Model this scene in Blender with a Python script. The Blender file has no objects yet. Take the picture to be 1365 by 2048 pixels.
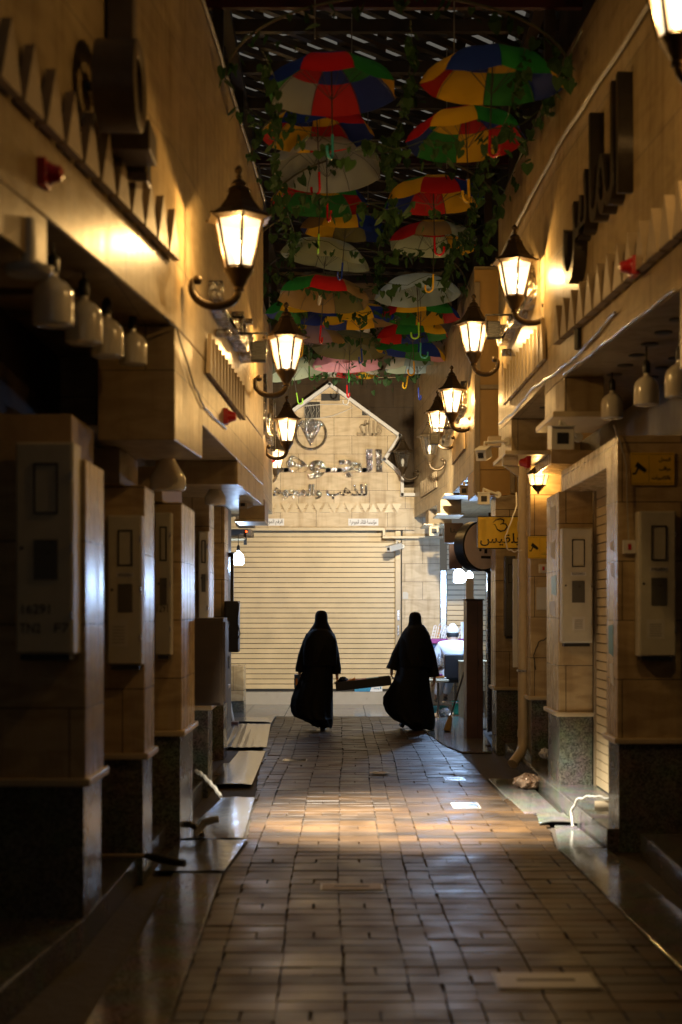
import bpy, math, random
from mathutils import Vector, Matrix
R = math.radians
random.seed(7)
sc = bpy.context.scene
col = sc.collection

# ------------------------------------------------------------------ camera
cam = bpy.data.cameras.new("camera"); cam_o = bpy.data.objects.new("camera", cam); col.objects.link(cam_o)
cam_o.location = (0, 0, 1.62); cam_o.rotation_euler = (R(90), 0, 0)
cam.sensor_fit = 'HORIZONTAL'; cam.sensor_width = 24; cam.lens = 50
cam.shift_y = 196/1365; cam.clip_end = 500; cam.clip_start = 0.05
cam.dof.use_dof = True; cam.dof.focus_distance = 19.5; cam.dof.aperture_fstop = 1.8
sc.camera = cam_o

# ------------------------------------------------------------------ night sky (dim city glow)
w = bpy.data.worlds.new("World"); sc.world = w; w.use_nodes = True
wb = w.node_tree.nodes['Background']; wb.inputs[0].default_value = (0.86, 0.80, 0.68, 1); wb.inputs[1].default_value = 0.115

sc.view_settings.view_transform = 'Standard'; sc.view_settings.look = 'None'
sc.view_settings.exposure = 0.14; sc.view_settings.gamma = 1.0
sc.cycles.use_denoising = True
sc.cycles.max_bounces = 7; sc.cycles.transparent_max_bounces = 12
sc.cycles.sample_clamp_indirect = 4.0; sc.cycles.sample_clamp_direct = 0

def area_spot(name, loc, target, watts, color, size_deg, blend, radius=.05):
    l = bpy.data.lights.new(name, 'SPOT'); l.energy = watts; l.color = color; l.spot_size = R(size_deg); l.spot_blend = blend; l.shadow_soft_size = radius
    o = bpy.data.objects.new(name, l); col.objects.link(o); o.location = loc
    o.rotation_euler = (Vector(target)-Vector(loc)).to_track_quat('-Z', 'Y').to_euler(); return o
WARM = (1.0, 0.58, 0.19); CREAM = (1.0, 0.84, 0.57); COLD = (0.40, 0.62, 1.0)
area_spot("floodlight_beam_sign", (1.12, 17.75, 3.66), (-0.50, 24.4, 3.0), 1400, CREAM, 66, .5, .04)
area_spot("floodlight_beam_floor", (-0.52, 10.25, 3.35), (0.50, 11.05, 0.0), 6500, (1, .92, .78), 56, 1.0, .05)

def point(name, loc, watts, color, radius, parent=None):
    l = bpy.data.lights.new(name, 'POINT'); l.energy = watts; l.color = color; l.shadow_soft_size = radius
    o = bpy.data.objects.new(name, l); col.objects.link(o); o.location = loc; o.parent = parent; return o

def at(px, py, Y):        # a photo pixel taken to the world at a measured distance Y
    return Vector(((px-682.5)/2844*Y, Y, 1.62+(1220-py)/2844*Y))

# ------------------------------------------------------------------ materials
M = {}
def newmat(name):
    m = bpy.data.materials.new(name); m.use_nodes = True; M[name] = m
    return m, m.node_tree.nodes, m.node_tree.links, m.node_tree.nodes['Principled BSDF']
def plain(name, c, rough=.5, metal=0, bump=0, scale=30, var=.25, spec=.5, coat=0):
    m, n, l, b = newmat(name)
    b.inputs['Roughness'].default_value = rough; b.inputs['Metallic'].default_value = metal
    b.inputs['Specular IOR Level'].default_value = spec; b.inputs['Coat Weight'].default_value = coat
    tc = n.new('ShaderNodeTexCoord'); nz = n.new('ShaderNodeTexNoise'); nz.inputs['Scale'].default_value = scale; nz.inputs['Detail'].default_value = 5
    l.new(tc.outputs['Object'], nz.inputs['Vector'])
    mx = n.new('ShaderNodeMix'); mx.data_type = 'RGBA'
    mx.inputs[6].default_value = (*[v*(1-var) for v in c], 1); mx.inputs[7].default_value = (*[min(1, v*(1+var)) for v in c], 1)
    l.new(nz.outputs['Fac'], mx.inputs[0]); l.new(mx.outputs[2], b.inputs['Base Color'])
    mr = n.new('ShaderNodeMapRange'); mr.inputs[3].default_value = max(.02, rough*.75); mr.inputs[4].default_value = min(1, rough*1.25)
    l.new(nz.outputs['Fac'], mr.inputs[0]); l.new(mr.outputs[0], b.inputs['Roughness'])
    if bump:
        bp = n.new('ShaderNodeBump'); bp.inputs['Strength'].default_value = bump; bp.inputs['Distance'].default_value = .01
        l.new(nz.outputs['Fac'], bp.inputs['Height']); l.new(bp.outputs[0], b.inputs['Normal'])
    return m

def wall_uv(n, l):
    """vector running along whichever way the wall faces, and up"""
    g = n.new('ShaderNodeNewGeometry'); sp = n.new('ShaderNodeSeparateXYZ'); l.new(g.outputs['Position'], sp.inputs[0])
    sn = n.new('ShaderNodeSeparateXYZ'); l.new(g.outputs['True Normal'], sn.inputs[0])
    ab = n.new('ShaderNodeMath'); ab.operation = 'ABSOLUTE'; l.new(sn.outputs[0], ab.inputs[0])
    gt = n.new('ShaderNodeMath'); gt.operation = 'GREATER_THAN'; gt.inputs[1].default_value = .6; l.new(ab.outputs[0], gt.inputs[0])
    mx = n.new('ShaderNodeMix'); mx.data_type = 'FLOAT'; l.new(gt.outputs[0], mx.inputs[0]); l.new(sp.outputs[0], mx.inputs[2]); l.new(sp.outputs[1], mx.inputs[3])
    cb = n.new('ShaderNodeCombineXYZ'); l.new(mx.outputs[0], cb.inputs[0]); l.new(sp.outputs[2], cb.inputs[1])
    return cb, g

def stone(name, c1, c2, cm, bw=.61, bh=.31, rough=.33, off=(0, 0), vein=.5):
    m, n, l, b = newmat(name)
    cb, g = wall_uv(n, l)
    mp = n.new('ShaderNodeVectorMath'); mp.operation = 'ADD'; mp.inputs[1].default_value = (off[0], off[1], 0); l.new(cb.outputs[0], mp.inputs[0])
    br = n.new('ShaderNodeTexBrick'); br.inputs['Scale'].default_value = 1; br.inputs['Brick Width'].default_value = bw; br.inputs['Row Height'].default_value = bh
    br.inputs['Mortar Size'].default_value = .0035; br.inputs['Mortar Smooth'].default_value = .15
    br.inputs['Color1'].default_value = (*c1, 1); br.inputs['Color2'].default_value = (*c2, 1); br.inputs['Mortar'].default_value = (*cm, 1)
    l.new(mp.outputs[0], br.inputs['Vector'])
    nz = n.new('ShaderNodeTexNoise'); nz.inputs['Scale'].default_value = 2.6; nz.inputs['Detail'].default_value = 8; nz.inputs['Distortion'].default_value = 1.4
    st = n.new('ShaderNodeVectorMath'); st.operation = 'MULTIPLY'; st.inputs[1].default_value = (1, 1, 3.2); l.new(g.outputs['Position'], st.inputs[0]); l.new(st.outputs[0], nz.inputs['Vector'])
    cr = n.new('ShaderNodeValToRGB'); cr.color_ramp.elements[0].position = .34; cr.color_ramp.elements[0].color = (.50, .43, .34, 1); cr.color_ramp.elements[1].position = .6; cr.color_ramp.elements[1].color = (1, 1, 1, 1)
    l.new(nz.outputs['Fac'], cr.inputs[0])
    mx = n.new('ShaderNodeMix'); mx.data_type = 'RGBA'; mx.blend_type = 'MULTIPLY'; mx.inputs[0].default_value = vein
    l.new(br.outputs['Color'], mx.inputs[6]); l.new(cr.outputs[0], mx.inputs[7])
    # dust streaks and grime running down
    n2 = n.new('ShaderNodeTexNoise'); n2.inputs['Scale'].default_value = 5; n2.inputs['Detail'].default_value = 5
    s2 = n.new('ShaderNodeVectorMath'); s2.operation = 'MULTIPLY'; s2.inputs[1].default_value = (2.2, 2.2, .25); l.new(g.outputs['Position'], s2.inputs[0]); l.new(s2.outputs[0], n2.inputs['Vector'])
    mx2 = n.new('ShaderNodeMix'); mx2.data_type = 'RGBA'; mx2.blend_type = 'MULTIPLY'; mx2.inputs[7].default_value = (.6, .52, .42, 1)
    mr = n.new('ShaderNodeMapRange'); mr.inputs[1].default_value = .48; mr.inputs[2].default_value = .75; mr.inputs[4].default_value = .65
    l.new(n2.outputs['Fac'], mr.inputs[0]); l.new(mr.outputs[0], mx2.inputs[0]); l.new(mx.outputs[2], mx2.inputs[6]); l.new(mx2.outputs[2], b.inputs['Base Color'])
    rr = n.new('ShaderNodeMapRange'); rr.inputs[3].default_value = rough-.1; rr.inputs[4].default_value = rough+.2; l.new(n2.outputs['Fac'], rr.inputs[0]); l.new(rr.outputs[0], b.inputs['Roughness'])
    b.inputs['Specular IOR Level'].default_value = .45
    bp = n.new('ShaderNodeBump'); bp.inputs['Strength'].default_value = .5; bp.inputs['Distance'].default_value = .004; bp.invert = True
    l.new(br.outputs['Fac'], bp.inputs['Height'])
    b2 = n.new('ShaderNodeBump'); b2.inputs['Strength'].default_value = .12; b2.inputs['Distance'].default_value = .01; l.new(nz.outputs['Fac'], b2.inputs['Height']); l.new(bp.outputs[0], b2.inputs['Normal'])
    l.new(b2.outputs[0], b.inputs['Normal'])
    return m
stone('limestone', (.43, .33, .19), (.37, .28, .155), (.10, .07, .045))
stone('limestone_big', (.42, .325, .18), (.37, .28, .15), (.12, .09, .06), .9, .62, .30, (.2, .13))
stone('limestone_end', (.64, .52, .34), (.54, .43, .27), (.14, .10, .06), .61, .312, .45, (.12, .08), .4)
stone('limestone_pillar', (.58, .44, .25), (.50, .38, .205), (.08, .055, .03), .8, .40, .22, (.1, .05), .55)
stone('shaded_brown_stone', (.045, .026, .008), (.037, .021, .007), (.012, .007, .003), .9, .40, .75, (0, .1), .4)  # brown stone, darkened further by the gable recess shade painted in
stone('pale_render', (.42, .40, .34), (.39, .37, .31), (.2, .18, .14), .8, .45, .4, (.3, .2), .3)
plain('orange_lit_render', (.46, .27, .075), .5, 0, .1, 12, .12)  # warm lantern light on the return wall tinted into its colour
plain('step_riser', (.40, .36, .30), .3, 0, .05, 8, .1)
plain('trim_stone', (.52, .42, .26), .38, 0, .15, 12, .12)
plain('frieze_stone', (.20, .15, .085), .6, 0, .3, 18, .25)
plain('rough_trim', (.34, .26, .16), .6, 0, .3, 18, .2)
plain('soffit_paint', (.16, .12, .075), .7, 0, .2, 8, .25)
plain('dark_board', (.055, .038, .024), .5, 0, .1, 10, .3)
plain('brown_board', (.10, .05, .038), .42, 0, .1, 9, .35)
plain('black_metal', (.018, .017, .016), .38, .0, .1, 60, .3)
plain('bronze', (.060, .040, .020), .42, .6, .25, 60, .35)
plain('chrome', (.62, .60, .56), .13, 1, 0, 5, .1)
plain('letter_chrome', (.42, .40, .37), .12, 1, 1.0, 16, .5)
M['letter_chrome'].node_tree.nodes['Bump'].inputs['Distance'].default_value = .06
plain('bulky_letter', (.12, .09, .055), .4, .3, .2, 20, .3)
plain('cast_letter', (.045, .036, .026), .35, .5, .15, 30, .3)
plain('brushed_steel', (.45, .45, .46), .28, 1, .1, 50, .15)
plain('cabinet_paint', (.56, .53, .42), .5, 0, .05, 14, .15)
plain('cabinet_dark', (.10, .095, .08), .3, 0, .05, 14, .2)
plain('white_plastic', (.66, .64, .58), .35, 0, 0, 20, .06)
plain('bulb_glass', (.84, .80, .70), .12, 0, 0, 20, .05, .6, .6)
plain('pvc', (.52, .42, .27), .38, 0, .05, 16, .12)
plain('white_hose', (.60, .58, .50), .4, 0, 0, 30, .1)
plain('red_plastic', (.42, .012, .012), .3, 0, 0, 20, .1)
plain('yellow_board', (.80, .52, .04), .42, 0, .03, 15, .1)
plain('black_paint', (.012, .011, .010), .5, 0, 0, 20, .1)
plain('sign_white', (.68, .68, .68), .5, 0, 0, 20, .04)
plain('paper', (.60, .58, .52), .7, 0, .1, 20, .08)
plain('cardboard', (.30, .21, .12), .8, 0, .3, 20, .2)
plain('round_sign_face', (.60, .50, .52), .3, 0, .05, 9, .15)
plain('brown_sign', (.12, .075, .07), .4, 0, .03, 9, .15)
plain('abaya', (.0040, .0038, .0040), .75, 0, .3, 55, .3, .18)
plain('veil', (.0046, .0043, .0045), .9, 0, .25, 70, .3, .1)
plain('skin', (.30, .165, .105), .5, 0, .05, 60, .1)
plain('shoe', (.012, .011, .011), .45, 0, 0, 40, .2)
plain('thobe', (.66, .68, .72), .75, 0, .3, 22, .06)
plain('knit_cap', (.78, .77, .74), .85, 0, .6, 120, .06)
plain('black_hair', (.010, .010, .012), .6, 0, .8, 130, .4)
plain('leatherette', (.015, .015, .017), .38, 0, .1, 60, .3)
plain('purple_cloth', (.23, .035, .16), .7, 0, .2, 20, .2)
plain('green_plastic', (.02, .34, .22), .3, 0, 0, 20, .12)
plain('teal_plastic', (.02, .22, .24), .3, 0, 0, 20, .12)
plain('pale_wood', (.50, .42, .27), .5, 0, .1, 12, .12)
plain('broom_straw', (.32, .20, .06), .8, 0, .8, 160, .4)
plain('blue_print', (.03, .22, .40), .4, 0, .05, 14, .6)
plain('crate_plastic', (.012, .013, .022), .4, 0, .1, 30, .3)
plain('book_red', (.25, .02, .025), .5, 0, .1, 20, .2)
plain('book_blue', (.03, .08, .20), .5, 0, .1, 20, .3)
plain('orange_print', (.6, .22, .04), .5, 0, .1, 20, .2)
plain('mortar_bed', (.05, .037, .024), .85, 0, .8, 22, .4)
plain('wire_grey', (.40, .38, .33), .35, 0, 0, 20, .1)
plain('wire_clear', (.55, .55, .55), .15, .3, .3, 90, .1)
plain('siding', (.42, .34, .24), .5, 0, .0, 20, .08)
plain('roof_steel', (.075, .052, .034), .5, .2, .1, 20, .3)
plain('red_steel', (.09, .012, .012), .5, 0, .1, 20, .3)
plain('plastic_wrap', (.55, .38, .25), .12, .2, .9, 40, .4, .8)
plain('litter_white', (.62, .64, .68), .5, 0, .3, 30, .1)
plain('sheet_metal', (.40, .42, .46), .15, .85, .35, 7, .25)
plain('step_edge', (.62, .61, .60), .14, .9, .15, 30, .2)
plain('umbrella_rib', (.10, .10, .10), .35, .7, 0, 20, .1)

# speckled granite
def granite(name, c, rough, sc_=90):
    m, n, l, b = newmat(name)
    tc = n.new('ShaderNodeTexCoord'); v = n.new('ShaderNodeTexVoronoi'); v.inputs['Scale'].default_value = sc_; l.new(tc.outputs['Object'], v.inputs['Vector'])
    nz = n.new('ShaderNodeTexNoise'); nz.inputs['Scale'].default_value = 5; nz.inputs['Detail'].default_value = 6; l.new(tc.outputs['Object'], nz.inputs['Vector'])
    mx = n.new('ShaderNodeMix'); mx.data_type = 'RGBA'; mx.inputs[6].default_value = (*[x*.45 for x in c], 1); mx.inputs[7].default_value = (*[x*1.9 for x in c], 1)
    sp = n.new('ShaderNodeSeparateColor'); l.new(v.outputs['Color'], sp.inputs[0]); l.new(sp.outputs[0], mx.inputs[0])
    m2 = n.new('ShaderNodeMix'); m2.data_type = 'RGBA'; m2.blend_type = 'MULTIPLY'; m2.inputs[0].default_value = .7; l.new(mx.outputs[2], m2.inputs[6]); l.new(nz.outputs['Color'], m2.inputs[7])
    l.new(m2.outputs[2], b.inputs['Base Color'])
    mr = n.new('ShaderNodeMapRange'); mr.inputs[3].default_value = rough*.6; mr.inputs[4].default_value = rough*1.5; l.new(nz.outputs['Fac'], mr.inputs[0]); l.new(mr.outputs[0], b.inputs['Roughness'])
    bp = n.new('ShaderNodeBump'); bp.inputs['Strength'].default_value = .12; bp.inputs['Distance'].default_value = .004; l.new(nz.outputs['Fac'], bp.inputs['Height']); l.new(bp.outputs[0], b.inputs['Normal'])
granite('granite', (.15, .145, .115), .24)
granite('granite_slab', (.21, .205, .19), .13, 140)
granite('granite_step', (.13, .125, .115), .22)

# pavers, tint per brick from the mesh attribute
def paver():
    m, n, l, b = newmat('paver')
    a = n.new('ShaderNodeAttribute'); a.attribute_name = 'tint'
    g = n.new('ShaderNodeNewGeometry'); nz = n.new('ShaderNodeTexNoise'); nz.inputs['Scale'].default_value = 3; nz.inputs['Detail'].default_value = 8; l.new(g.outputs['Position'], nz.inputs['Vector'])
    n2 = n.new('ShaderNodeTexNoise'); n2.inputs['Scale'].default_value = 120; n2.inputs['Detail'].default_value = 3; l.new(g.outputs['Position'], n2.inputs['Vector'])
    mx = n.new('ShaderNodeMix'); mx.data_type = 'RGBA'; mx.inputs[6].default_value = (.034, .024, .016, 1); mx.inputs[7].default_value = (.105, .056, .020, 1)
    l.new(a.outputs['Fac'], mx.inputs[0])
    m2 = n.new('ShaderNodeMix'); m2.data_type = 'RGBA'; m2.blend_type = 'MULTIPLY'; m2.inputs[0].default_value = 1; l.new(mx.outputs[2], m2.inputs[6])
    cr = n.new('ShaderNodeValToRGB'); cr.color_ramp.elements[0].position = .3; cr.color_ramp.elements[0].color = (.45, .43, .42, 1); cr.color_ramp.elements[1].position = .65; l.new(nz.outputs['Fac'], cr.inputs[0]); l.new(cr.outputs[0], m2.inputs[7])
    l.new(m2.outputs[2], b.inputs['Base Color'])
    mr = n.new('ShaderNodeMapRange'); mr.inputs[1].default_value = .3; mr.inputs[2].default_value = .7; mr.inputs[3].default_value = .36; mr.inputs[4].default_value = .62; l.new(nz.outputs['Fac'], mr.inputs[0]); l.new(mr.outputs[0], b.inputs['Roughness'])
    b.inputs['Specular IOR Level'].default_value = .34
    bp = n.new('ShaderNodeBump'); bp.inputs['Strength'].default_value = .25; bp.inputs['Distance'].default_value = .002; l.new(n2.outputs['Fac'], bp.inputs['Height']); l.new(bp.outputs[0], b.inputs['Normal'])
paver()

# roller shutter: slats come from geometry, paint with scratches
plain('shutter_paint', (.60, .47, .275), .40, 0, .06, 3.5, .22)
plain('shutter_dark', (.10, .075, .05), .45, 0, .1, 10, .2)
plain('groove_dark', (.10, .075, .045), .7)
plain('guide_metal', (.34, .27, .17), .4, .2, .05, 15, .15)

def fabric(name, c):
    m, n, l, b = newmat(name)
    b.inputs['Base Color'].default_value = (*c, 1); b.inputs['Roughness'].default_value = .7
    t = n.new('ShaderNodeBsdfTranslucent'); t.inputs[0].default_value = (*c, 1)
    mx = n.new('ShaderNodeMixShader'); mx.inputs[0].default_value = .4
    l.new(b.outputs[0], mx.inputs[1]); l.new(t.outputs[0], mx.inputs[2]); l.new(mx.outputs[0], n['Material Output'].inputs[0])
FAB = {'red': (.50, .012, .012), 'yellow': (.72, .42, .015), 'green': (.02, .20, .035), 'blue': (.015, .04, .26), 'grey': (.33, .36, .33), 'pale_green': (.42, .50, .38),
       'brown': (.30, .20, .08), 'sky_blue': (.33, .45, .52), 'pink': (.60, .28, .34), 'white': (.62, .62, .54), 'olive': (.16, .15, .06), 'mauve': (.30, .20, .22)}
for k, c in FAB.items(): fabric('fabric_'+k, c)
for k, c in {'red': (.5, .01, .02), 'yellow': (.75, .45, .02), 'lime': (.35, .75, .08), 'teal': (.05, .35, .40), 'blue': (.02, .05, .35), 'white': (.7, .7, .7), 'green': (.03, .30, .05)}.items():
    plain('handle_'+k, c, .25, 0, 0, 20, .05)
fabric('leaf', (.035, .085, .022)); plain('stem', (.05, .075, .03), .6)

# lantern glass: frosted pane that glows from the lamp inside
def pane(name, lit):
    m, n, l, b = newmat(name)
    t = n.new('ShaderNodeBsdfTranslucent'); t.inputs[0].default_value = (.55, .66, .80, 1)
    tr = n.new('ShaderNodeBsdfTransparent'); tr.inputs[0].default_value = (1, 1, 1, 1)
    gl = n.new('ShaderNodeBsdfGlossy'); gl.inputs['Roughness'].default_value = .08; gl.inputs[0].default_value = (.9, .9, .9, 1)
    m1 = n.new('ShaderNodeMixShader'); m1.inputs[0].default_value = .955 if lit else .80; l.new(t.outputs[0], m1.inputs[1]); l.new(tr.outputs[0], m1.inputs[2])
    m2 = n.new('ShaderNodeMixShader'); m2.inputs[0].default_value = .06; l.new(m1.outputs[0], m2.inputs[1]); l.new(gl.outputs[0], m2.inputs[2])
    out_sh = m2.outputs[0]
    if lit:
        em = n.new('ShaderNodeEmission'); em.inputs[0].default_value = (1, .80, .52, 1); em.inputs[1].default_value = .62
        ad = n.new('ShaderNodeAddShader'); l.new(out_sh, ad.inputs[0]); l.new(em.outputs[0], ad.inputs[1]); out_sh = ad.outputs[0]
    l.new(out_sh, n['Material Output'].inputs[0])
pane('pane_lit', True); pane('pane_unlit', False)
def emit(name, c, s):
    m, n, l, b = newmat(name)
    b.inputs['Base Color'].default_value = (*c, 1); b.inputs['Emission Color'].default_value = (*c, 1); b.inputs['Emission Strength'].default_value = s
emit('lamp_filament', (1, .80, .52), 6); emit('cold_bulb', (.62, .80, 1), 38); emit('red_led', (1, .08, .01), 6)
def clear_plastic():
    m, n, l, b = newmat('clear_plastic'); b.inputs['Roughness'].default_value = .15; b.inputs['Transmission Weight'].default_value = .8; b.inputs['Base Color'].default_value = (.8, .85, .9, 1)
clear_plastic()

# ------------------------------------------------------------------ mesh builder
ORG = {}
class MB:
    def __init__(s): s.v = []; s.f = []; s.mi = []; s.att = []
    def add(s, vs, fs, mi=0):
        b = len(s.v); s.v += [Vector(v) for v in vs]
        for f in fs: s.f.append(tuple(b+i for i in f)); s.mi.append(mi)
        return s
    def box(s, x0, x1, y0, y1, z0, z1, rz=0, mi=0, piv=None):
        vs = [Vector((x, y, z)) for z in (z0, z1) for x, y in ((x0, y0), (x1, y0), (x1, y1), (x0, y1))]
        if rz:
            c = Vector(piv) if piv else Vector(((x0+x1)/2, (y0+y1)/2, 0)); mt = Matrix.Rotation(rz, 3, 'Z'); vs = [mt@(v-c)+c for v in vs]
        return s.add(vs, [(3, 2, 1, 0), (4, 5, 6, 7), (0, 1, 5, 4), (1, 2, 6, 5), (2, 3, 7, 6), (3, 0, 4, 7)], mi)
    def obox(s, c, ax, ay, az, mi=0):   # oriented box: centre and three half axes
        c, ax, ay, az = map(Vector, (c, ax, ay, az))
        vs = [c+ax*i+ay*j+az*k for k in (-1, 1) for i, j in ((-1, -1), (1, -1), (1, 1), (-1, 1))]
        return s.add(vs, [(3, 2, 1, 0), (4, 5, 6, 7), (0, 1, 5, 4), (1, 2, 6, 5), (2, 3, 7, 6), (3, 0, 4, 7)], mi)
    def prism(s, poly, z0, z1, mi=0):   # poly counter-clockwise from above
        n = len(poly); vs = [(x, y, z0) for x, y in poly]+[(x, y, z1) for x, y in poly]
        return s.add(vs, [tuple(range(n-1, -1, -1)), tuple(range(n, 2*n))]+[(i, (i+1) % n, n+(i+1) % n, n+i) for i in range(n)], mi)
    def slab(s, poly3, off, mi=0):      # flat polygon extruded by a vector
        n = len(poly3); off = Vector(off); a = [Vector(p) for p in poly3]; vs = a+[p+off for p in a]
        return s.add(vs, [tuple(range(n-1, -1, -1)), tuple(range(n, 2*n))]+[(i, (i+1) % n, n+(i+1) % n, n+i) for i in range(n)], mi)
    def tube(s, pts, r, n=8, closed=False, mi=0):
        pts = [Vector(p) for p in pts]; rs = r if isinstance(r, (list, tuple)) else [r]*len(pts)
        b = len(s.v); up = Vector((0, 0, 1)); prev = None
        for i, p in enumerate(pts):
            t = (pts[min(i+1, len(pts)-1)]-pts[max(i-1, 0)])
            if t.length < 1e-9: t = Vector((0, 0, 1))
            t.normalize()
            if prev is None: a = t.cross(up if abs(t.z) < .9 else Vector((1, 0, 0))).normalized()
            else: a = (prev-t*prev.dot(t)).normalized()
            prev = a; c = t.cross(a)
            for k in range(n):
                q = 2*math.pi*k/n; s.v.append(p+(a*math.cos(q)+c*math.sin(q))*rs[i])
        m = len(pts)
        for i in range(m-1):
            for k in range(n):
                s.f.append((b+i*n+k, b+i*n+(k+1) % n, b+(i+1)*n+(k+1) % n, b+(i+1)*n+k)); s.mi.append(mi)
        s.f.append(tuple(b+k for k in range(n-1, -1, -1))); s.mi.append(mi); s.f.append(tuple(b+(m-1)*n+k for k in range(n))); s.mi.append(mi)
        return s
    def cyl(s, p0, p1, r0, r1=None, n=16, mi=0): return s.tube([p0, p1], [r0, r0 if r1 is None else r1], n, mi=mi)
    def lathe(s, prof, c=(0, 0, 0), n=20, rot=0, axis='Z', mi=0):
        b = len(s.v); c = Vector(c)
        for r, z in prof:
            for k in range(n):
                q = 2*math.pi*k/n+rot
                v = Vector((r*math.cos(q), r*math.sin(q), z)) if axis == 'Z' else (Vector((r*math.cos(q), z, r*math.sin(q))) if axis == 'Y' else Vector((z, r*math.cos(q), r*math.sin(q))))
                s.v.append(c+v)
        for i in range(len(prof)-1):
            for k in range(n): s.f.append((b+i*n+k, b+i*n+(k+1) % n, b+(i+1)*n+(k+1) % n, b+(i+1)*n+k)); s.mi.append(mi)
        s.f.append(tuple(b+k for k in range(n-1, -1, -1))); s.mi.append(mi); e = b+(len(prof)-1)*n; s.f.append(tuple(e+k for k in range(n))); s.mi.append(mi)
        return s
    def loft(s, rings, mi=0, close=True):
        b = len(s.v); n = len(rings[0])
        for r in rings: s.v += [Vector(p) for p in r]
        for i in range(len(rings)-1):
            for k in range(n): s.f.append((b+i*n+k, b+i*n+(k+1) % n, b+(i+1)*n+(k+1) % n, b+(i+1)*n+k)); s.mi.append(mi)
        if close:
            s.f.append(tuple(b+k for k in range(n-1, -1, -1))); s.mi.append(mi); e = b+(len(rings)-1)*n; s.f.append(tuple(e+k for k in range(n))); s.mi.append(mi)
        return s
    def ball(s, c, r, n=12, sx=1, sy=1, sz=1, mi=0):
        c = Vector(c); m = n//2
        rings = [[c+Vector((r*sx*max(.02, math.sin(math.pi*i/m))*math.cos(2*math.pi*k/n), r*sy*max(.02, math.sin(math.pi*i/m))*math.sin(2*math.pi*k/n), -r*sz*math.cos(math.pi*i/m))) for k in range(n)] for i in range(m+1)]
        return s.loft(rings, mi)
    def build(s, name, mat, parent=None, smooth=False, bevel=0, local=False):
        o0 = ORG.get(parent.name, Vector((0, 0, 0))) if (parent and not local) else Vector((0, 0, 0))
        me = bpy.data.meshes.new(name); me.from_pydata([v-o0 for v in s.v], [], s.f)
        mats = mat if isinstance(mat, (list, tuple)) else [mat]
        for k in mats: me.materials.append(M[k])
        if len(mats) > 1: me.polygons.foreach_set('material_index', s.mi)
        if smooth:
            me.polygons.foreach_set('use_smooth', [True]*len(me.polygons)); me.set_sharp_from_angle(angle=R(45))
        o = bpy.data.objects.new(name, me); col.objects.link(o)
        if parent: o.parent = parent; ORG[o.name] = o0
        else: ORG[o.name] = Vector((0, 0, 0))
        if bevel:
            md = o.modifiers.new('bevel', 'BEVEL'); md.width = bevel; md.segments = 2; md.limit_method = 'ANGLE'; md.angle_limit = R(40)
        return o
def tag(o, label=None, cat=None, group=None, kind=None):
    if label: o['label'] = label
    if cat: o['category'] = cat
    if group: o['group'] = group
    if kind: o['kind'] = kind
    return o
def thing(name, label, cat, loc=(0, 0, 0), rz=0, group=None):
    o = bpy.data.objects.new(name, None); col.objects.link(o); o.location = loc; o.rotation_euler = (0, 0, rz); o.empty_display_size = .1
    ORG[o.name] = Vector(loc); return tag(o, label, cat, group)
def copy_tree(o, parent=None):
    c = o.copy(); col.objects.link(c); ORG[c.name] = ORG.get(o.name, Vector((0, 0, 0)))
    if parent: c.parent = parent; c.matrix_parent_inverse = o.matrix_parent_inverse.copy()
    for ch in [x for x in col.objects if x.parent == o]: copy_tree(ch, c)
    return c

def pieces(name, boxes, mat, parent, bevel=0):
    for q in boxes: MB().box(*q).build(name, mat, parent, bevel=bevel)
# ------------------------------------------------------------------ writing
F = {'ا': '\ufe8d\ufe8e\ufe8d\ufe8e', 'ب': '\ufe8f\ufe90\ufe91\ufe92', 'ة': '\ufe93\ufe94\ufe93\ufe94', 'ت': '\ufe95\ufe96\ufe97\ufe98', 'ج': '\ufe9d\ufe9e\ufe9f\ufea0', 'ح': '\ufea1\ufea2\ufea3\ufea4', 'د': '\ufea9\ufeaa\ufea9\ufeaa', 'ذ': '\ufeab\ufeac\ufeab\ufeac', 'ر': '\ufead\ufeae\ufead\ufeae', 'س': '\ufeb1\ufeb2\ufeb3\ufeb4', 'ق': '\ufed5\ufed6\ufed7\ufed8', 'ك': '\ufed9\ufeda\ufedb\ufedc', 'ل': '\ufedd\ufede\ufedf\ufee0', 'م': '\ufee1\ufee2\ufee3\ufee4', 'ه': '\ufee9\ufeea\ufeeb\ufeec', 'و': '\ufeed\ufeee\ufeed\ufeee', 'ي': '\ufef1\ufef2\ufef3\ufef4', 'ئ': '\ufe89\ufe8a\ufe8b\ufe8c', 'ؤ': '\ufe85\ufe86\ufe85\ufe86', 'ن': '\ufee5\ufee6\ufee7\ufee8', 'ـ': '\u0640\u0640\u0640\u0640'}
NJ = 'اةدذروؤ'
def arabic(s):
    out = []
    for i, c in enumerate(s):
        if c not in F: out.append(c); continue
        prev = i > 0 and s[i-1] in F and s[i-1] not in NJ
        nxt = i < len(s)-1 and s[i+1] in F and c not in NJ
        out.append(F[c][(1 if prev else 0)+(2 if nxt else 0)])
    return ''.join(reversed(out))
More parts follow.
